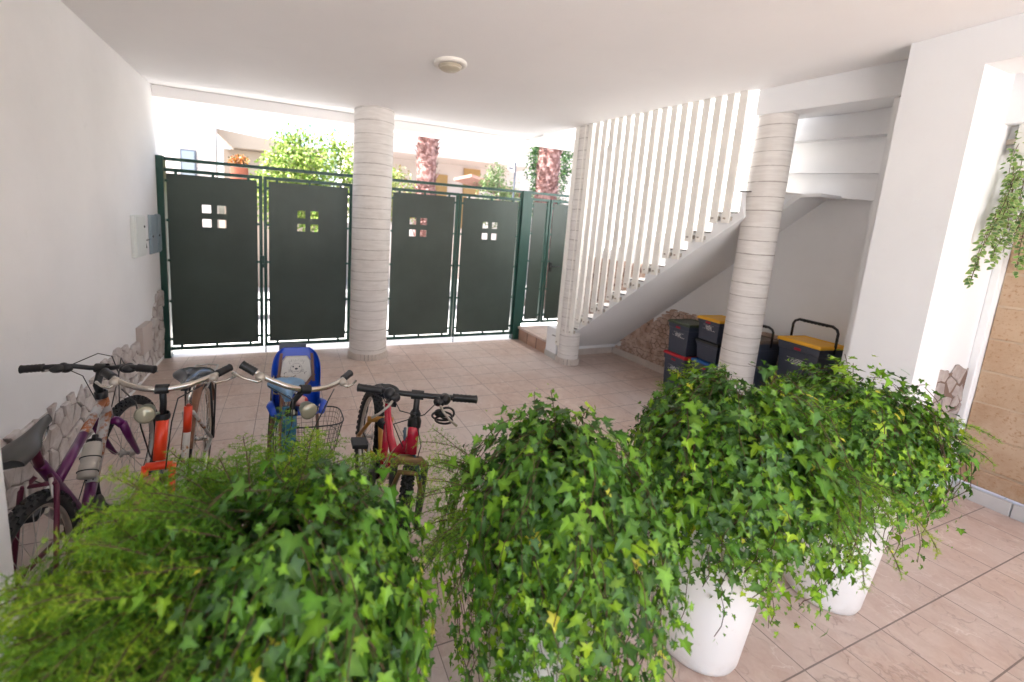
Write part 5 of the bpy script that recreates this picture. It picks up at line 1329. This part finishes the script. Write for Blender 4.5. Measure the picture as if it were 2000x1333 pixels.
ferns(tD, (2.48, PY-0.04), 0.88, 40, rsD, -0.5, 1.0, 1.0, (0.0, 0.9), (0.12, 0.26), 1.4, r0=0.14, reach=0.035)
ferns(tD, (2.38, PY), 0.95, 10, rsD, 2.0, 2.0, 0.9, (0.4, 1.4), (0.08, 0.16), 0.6, r0=0.18, reach=0.03)

# ------------------------------------------------------------------ variegated ivy hanging beside the louvred screen
def hanging(parent, starts, seed):
    rs = np.random.RandomState(seed); P = []; Tp = []; N = []; S = []
    stem = MB()
    for (x, y, z, L, swx, swy, rad_) in starts:
        for q in range(3):
            pts = []; ph = rs.uniform(0, 6, 2); k_ = int(L/0.017)
            for k in range(k_+1):
                u = k/k_; w = rad_*(1-0.75*u)
                pts.append((x+swx*u+w*math.sin(u*6+ph[0]), y+swy*u**1.3+w*0.6*math.cos(u*5+ph[1]), z-L*u*(0.85+0.05*q)))
            stem.tube(pts[::3], 0.0016, n=4, cap=False)
            for k in range(1, len(pts)):
                for rep in range(2 if rs.rand() < 0.35 else 1):
                    o = rs.normal(0, 1, 3); o[2] *= 0.4; o /= np.linalg.norm(o)
                    P.append(np.array(pts[k])+o*rs.uniform(0.0, 0.022)*(1.3-k/len(pts))); Tp.append(o+np.array([0, 0, -0.5])); N.append(np.array([-0.7, -0.5, 0.7])+rs.normal(0, 0.5, 3)); S.append(rs.uniform(0.018, 0.034))
    P, Tp, N, S = map(np.array, (P, Tp, N, S)); n = len(P)
    x, y, z = basis(Tp, N)
    ov = np.array([(0, 0), (0.30, 0.05), (0.40, 0.35), (0.25, 0.72), (0, 1.0), (-0.25, 0.72), (-0.40, 0.35), (-0.30, 0.05)])
    inner = ov*np.array([0.62, 0.7])+np.array([0, 0.13])
    t3 = np.zeros((17, 3)); t3[:8, :2] = ov; t3[8:16, :2] = inner; t3[16, :2] = (0, 0.4); t3[:, 2] = 0.25*np.abs(t3[:, 0])-0.2*t3[:, 1]**2
    V = P[:, None]+S[:, None, None]*(t3[None, :, 0:1]*x[:, None]+t3[None, :, 1:2]*y[:, None]+t3[None, :, 2:3]*z[:, None])
    tr = []
    for i in range(8): j = (i+1) % 8; tr += [(i, j, 8+j), (i, 8+j, 8+i), (8+i, 8+j, 16)]
    F = (np.array(tr)[None]+(np.arange(n)*17)[:, None, None]).reshape(-1, 3)
    g = np.array([(0.08, 0.21, 0.05), (0.14, 0.31, 0.06), (0.24, 0.42, 0.09)])[rs.randint(0, 3, n)]
    C_ = np.zeros((n, 17, 3)); C_[:, :8] = (0.56, 0.60, 0.30); C_[:, 8:] = g[:, None]; C_[:, 8:16] = C_[:, 8:16]*0.85+np.array((0.3, 0.35, 0.15))*0.15
    mesh_np('variegated_foliage', V.reshape(-1, 3), F, C_.reshape(-1, 3), M['varieg'], parent); stem.build('vine_stem', M['vine'], parent)
hp = thing('hanging_ivy', 'variegated cream-edged ivy trailing down beside the white slatted screen', 'hanging plant')
hanging(hp, [(4.10, 1.16, 2.60, 0.75, 0.0, 0.0, 0.07), (4.20, 1.12, 2.55, 0.95, -0.10, 0.03, 0.07), (4.06, 1.17, 2.42, 0.75, -0.10, 0.0, 0.05), (4.02, 1.17, 2.15, 0.72, -0.24, 0.0, 0.04), (4.15, 1.15, 2.35, 0.60, 0.06, -0.02, 0.06), (4.18, 1.14, 2.1, 0.60, 0.07, -0.01, 0.045), (4.05, 1.17, 2.0, 0.45, -0.06, 0.0, 0.05)], 3)
# slim sprig beside the pedestrian gate
sp_ = thing('house_plant', 'pale slender leaves in front of the pedestrian gate behind the slim column', 'plant')
b = MB(); rs = random.Random(2)
b.tube([(3.72, 4.75, 0.197), (3.69, 4.74, 0.9), (3.63, 4.72, 1.35), (3.58, 4.70, 1.50)], 0.005, n=6); b.build('stem', M['vine'], sp_)
P, Tp, N, S = [], [], [], []
rq = np.random.RandomState(3)
b = MB()
for k in range(14):
    z = 1.22+k*0.022; a = rs.uniform(2.2, 4.6); L = rs.uniform(0.07, 0.12); x0, y0 = 3.66-0.05*(k/14), 4.72
    e = (x0+L*math.cos(a), y0+L*math.sin(a)*0.6, z+rs.uniform(-0.04, 0.05)); mdl = ((x0+e[0])/2, (y0+e[1])/2, (z+e[2])/2+0.02)
    b.add([(x0, y0, z), (mdl[0], mdl[1]-0.004, mdl[2]+0.010), e, (mdl[0], mdl[1]+0.004, mdl[2]-0.010)], [(0, 1, 2, 3)], 0)
b.build('leaves', mat('pale_leaf', (0.45, 0.55, 0.42), 0.5), sp_)
b = MB(); b.lathe([(0, 0), (0.07, 0), (0.09, 0.15), (0.08, 0.15), (0, 0.13)], (3.72, 4.75, 0.197), 24); b.build('pot', M['terracotta'], sp_)

# ------------------------------------------------------------------ across the street
def blob_tree(name, label, x, y, z, rx, ry, rz, n, size, greens, seed, trunk_m='bark', cat='tree', gaps=0.5, tr=0.07):
    rs = np.random.RandomState(seed); t = thing(name, label, cat, (0, 0, 0))
    cl_ = rs.normal(0, 1, (36, 3)); cl_ /= np.linalg.norm(cl_, axis=1, keepdims=True); cl_ *= rs.uniform(0.35, 1, (36, 1))**0.6
    c = np.array([x, y, z])+cl_*np.array([rx, ry, rz])*0.85
    idx = rs.randint(0, 36, n); q = rs.normal(0, 1, (n, 3)); q /= np.linalg.norm(q, axis=1, keepdims=True)
    P = c[idx]+q*(rs.uniform(0, 1, (n, 1))**0.5)*np.array([rx, ry, rz])*0.30
    Tp = rs.normal(0, 1, (n, 3))+np.array([0, 0, -0.4]); N = q+rs.normal(0, 0.6, (n, 3))+np.array([0, 0, 0.6])
    xx, yy, zz = basis(Tp, N); S = rs.uniform(0.6, 1.2, n)*size
    t4 = np.array([(0, 0, 0), (0.35, 0.45, 0.08), (0, 1, 0), (-0.35, 0.45, 0.08)])
    V = P[:, None]+S[:, None, None]*(t4[None, :, 0:1]*xx[:, None]+t4[None, :, 1:2]*yy[:, None]+t4[None, :, 2:3]*zz[:, None])
    F = np.array([(0, 1, 2, 3)])[None]+(np.arange(n)*4)[:, None, None]
    g = np.array(greens)[rs.randint(0, len(greens), n)]*(1+rs.uniform(-0.25, 0.25, (n, 1)))
    mesh_np('crown', V.reshape(-1, 3), F.reshape(-1, 4), np.repeat(g, 4, 0), M['ivy'], t)
    b = MB(); b.tube([(x+0.1, y, -0.15), (x+0.03, y+0.04, z*0.45), (x, y, z-rz*0.3)], [tr*1.3, tr, tr*0.6], n=10)
    for k in range(7):
        e = c[k]; b.tube([(x, y, z-rz*0.6+k*0.05), tuple((np.array([x, y, z-rz*0.3])+e)/2), tuple(e)], [tr*0.5, tr*0.3, tr*0.12], n=6)
    b.build('trunk', M[trunk_m], t); return t
blob_tree('bush_tree', 'round yellow-green leafy tree above the left pair of gates', 0.55, 9.0, 2.35, 1.5, 0.9, 1.2, 15000, 0.075, [(0.10, 0.19, 0.02), (0.17, 0.27, 0.03), (0.27, 0.36, 0.06), (0.36, 0.40, 0.12)], 31)
blob_tree('shrub', 'pale olive shrub between the right palm trunk and the low roof', 4.85, 9.3, 2.35, 0.75, 0.6, 0.95, 3000, 0.07, [(0.15, 0.21, 0.08), (0.22, 0.27, 0.13), (0.10, 0.16, 0.05)], 32, cat='shrub')
blob_tree('dark_tree', 'dark green tree just right of the right palm trunk', 6.75, 10.2, 3.3, 0.75, 0.7, 1.8, 7000, 0.075, [(0.015, 0.05, 0.02), (0.03, 0.08, 0.02), (0.07, 0.14, 0.04)], 33)
blob_tree('shrub', 'small light green shrub between the thick column and the left palm trunk', 2.3, 9.4, 2.2, 0.6, 0.5, 0.75, 2000, 0.07, [(0.20, 0.26, 0.06), (0.27, 0.30, 0.10), (0.28, 0.17, 0.06)], 34, cat='shrub')
def palm(x, y, r, label, seed, bare):
    t = thing('palm_tree', label, 'palm', (0, 0, 0), group='palm trunks across the street'); rnd = random.Random(seed)
    b = MB(); b.tube([(x, y, -0.15), (x+0.02, y, 1.4), (x-0.01, y, 2.9), (x+0.03, y, 4.6)], [r*1.1, r*0.82, r*0.9, r*0.95], n=18); b.build('trunk', M['palm'], t)
    b = MB()
    for i in range(520):
        z = rnd.uniform(1.2, 4.3)
        if bare[0] < z < bare[1] and rnd.random() < 0.85: continue
        a = rnd.uniform(0, 2*PI); rr = r*0.86; w = rnd.uniform(0.03, 0.06); L = rnd.uniform(0.06, 0.16); o = rnd.uniform(0.02, 0.09)
        ca, sa = math.cos(a), math.sin(a); p = Vector((x+rr*ca, y+rr*sa, z)); tt = Vector((-sa, ca, 0)); e = Vector((ca*o, sa*o, L))
        b.add([p-tt*w, p+tt*w, p+tt*w*0.5+e, p-tt*w*0.5+e, p-tt*w*0.8+Vector((ca*0.02, sa*0.02, -0.03)), p+tt*w*0.8+Vector((ca*0.02, sa*0.02, -0.03))], [(0, 1, 2, 3), (4, 5, 1, 0)], 0)
    b.build('bark_scales', M['palm'], t)
    b = MB(); rs = rnd
    for k in range(22):
        a = 2*PI*k/22+rnd.uniform(-0.1, 0.1); el = rnd.uniform(0.1, 1.1); pts = []
        d = Vector((math.cos(a)*math.cos(el), math.sin(a)*math.cos(el), math.sin(el))); p = Vector((x, y, 4.6))
        for s in range(12): pts.append(p.copy()); p = p+d*0.2; d = (d+Vector((0, 0, -0.12))).normalized()
        b.tube(pts, [0.02]*11+[0.005], n=4, cap=False)
        for s in range(1, 12):
            for sg in (-1, 1):
                sd_ = (pts[s]-pts[s-1]).cross(Vector((0, 0, 1))).normalized()*sg; q = pts[s]; e = q+sd_*0.32+Vector((0, 0, -0.14)); b.add([q, q+(pts[s]-pts[s-1])*0.2, e], [(0, 1, 2)], 0)
    b.build('fronds', M['fern'] if False else mat('palm_frond', (0.06, 0.14, 0.03), 0.5), t)
palm(2.49, 8.0, 0.215, 'shaggy palm trunk just right of the thick column', 3, (2.35, 2.75))
palm(5.29, 8.0, 0.255, 'shaggy palm trunk just left of the slim column above the pedestrian gate', 4, (9, 9))
# left white house with window
h = thing('house', 'white house wall with one small grey window at the upper left', 'house', (0, 0, 0))
b = MB(); b.box((-9, 10.0, -0.16), (-1.46, 10.25, 6.2)); b.build('wall', M['houseW'], h)
b = MB(); b.box((-2.085, 9.955, 1.75), (-1.805, 9.999, 2.822)); wf = b.build('window', M['framed'], h)
b = MB(); b.box((-2.055, 9.945, 1.78), (-1.835, 9.954, 2.79)); b.build('pane', M['glassd'], wf)
h = thing('house', 'low beige outbuilding with a jutting roof edge left of the round tree', 'house', (0, 0, 0))
b = MB(); b.box((-1.42, 10.8, -0.16), (0.6, 15, 3.02)); b.build('wall', M['houseB'], h)
b = MB(); b.prism([(-1.62, 3.40), (-1.30, 3.12), (-1.2, 3.03), (0.8, 3.03), (0.8, 3.16), (-0.6, 3.30)], 'y', 10.5, 15.2); b.build('roof', M['houseB'], h)
b = MB(); b.box((-60, 12.4, -0.16), (60, 12.55, 1.5)); tag(b.build('boundary_wall', M['houseW']), 'long low white garden wall across the street', 'wall')
# right white house with veranda and ochre shutters
h = thing('house', 'white house with long flat balcony and ochre shutters across the street', 'house', (0, 0, 0))
b = MB(); b.box((2.0, 14.2, -0.16), (16, 20, 7.5)); b.build('wall', M['houseW'], h)
b = MB(); b.box((1.6, 12.9, 3.72), (7.9, 14.19, 4.52)); b.build('balcony', M['houseW'], h, bevel=0.02)
b = MB(); b.box((1.6, 12.93, 4.60), (7.9, 12.98, 4.64)); b.build('balcony_rail', M['houseW'], h)
for (x0, x1, z1) in ((4.74, 5.20, 3.34), (5.82, 6.46, 3.64)):
    b = MB(); b.box((x0, 14.15, 0.9), (x1, 14.199, z1)); sh = b.build('shutter', M['ochre'], h)
    b = MB()
    for i in range(int((z1-0.95)/0.07)): b.box((x0+0.03, 14.135, 0.95+i*0.07), (x1-0.03, 14.149, 0.985+i*0.07))
    b.build('slats', M['ochre'], sh)
h = thing('house', 'low tiled roof sloping behind the right gates', 'house', (0, 0, 0))
b = MB(); b.box((5.2, 11.2, -0.16), (6.6, 12.3, 2.55)); b.build('wall', M['houseW'], h)
b = MB()
b.prism([(4.75, 3.06), (6.8, 2.62), (6.8, 2.56), (4.75, 2.98)], 'y', 11.0, 12.38); b.build('roof', M['rooftile'], h)
# arrow sign on a pole
s_ = thing('street_sign', 'small white arrow sign on a pole across the street', 'sign', (3.905, 7.0, -0.14))
b = MB(); b.lathe([(0.016, 0), (0.016, 2.98)], n=10); b.build('pole', M['framed'], s_)
b = MB(); b.prism([(-0.185, 2.865), (-0.14, 2.81), (-0.02, 2.79), (-0.02, 2.93), (-0.14, 2.92)], 'y', -0.02, -0.008); pl = b.build('plate', M['houseW'], s_)
b = MB(); b.prism([(-0.15, 2.865), (-0.12, 2.84), (-0.12, 2.855), (-0.06, 2.85), (-0.06, 2.875), (-0.12, 2.875), (-0.12, 2.89)], 'y', -0.024, -0.0205); b.build('arrow_mark', M['framed'], pl)
# flower pot on a pillar
f = thing('flower_pot', 'red earthenware jar with orange flowers left of the round tree', 'flower pot', (-0.78, 7.6, 0))
b = MB(); b.box((-0.16, -0.16, -0.16), (0.16, 0.16, 1.85)); b.build('pedestal', M['houseW'], f)
b = MB(); b.lathe([(0, 1.851), (0.10, 1.851), (0.14, 2.1), (0.13, 2.35), (0.15, 2.38), (0.12, 2.38), (0, 2.34)], n=24); b.build('jar', M['brickred'], f)
rs = np.random.RandomState(9); n = 500; q = rs.normal(0, 1, (n, 3)); q /= np.linalg.norm(q, axis=1, keepdims=True)
P = np.array([0, 0, 2.44])+q*rs.uniform(0.2, 1, (n, 1))*np.array([0.16, 0.14, 0.11])
xx, yy, zz = basis(rs.normal(0, 1, (n, 3)), rs.normal(0, 1, (n, 3)))
t4 = np.array([(0, 0, 0), (0.45, 0.5, 0.05), (0, 1, 0), (-0.45, 0.5, 0.05)])
V = P[:, None]+0.035*(t4[None, :, 0:1]*xx[:, None]+t4[None, :, 1:2]*yy[:, None]+t4[None, :, 2:3]*zz[:, None])
g = np.array([(0.40, 0.13, 0.02), (0.30, 0.07, 0.02), (0.06, 0.05, 0.015), (0.45, 0.24, 0.05)])[rs.randint(0, 4, n)]
mesh_np('flowers', V.reshape(-1, 3), (np.array([(0, 1, 2, 3)])[None]+(np.arange(n)*4)[:, None, None]).reshape(-1, 4), np.repeat(g, 4, 0), M['flower'], f)
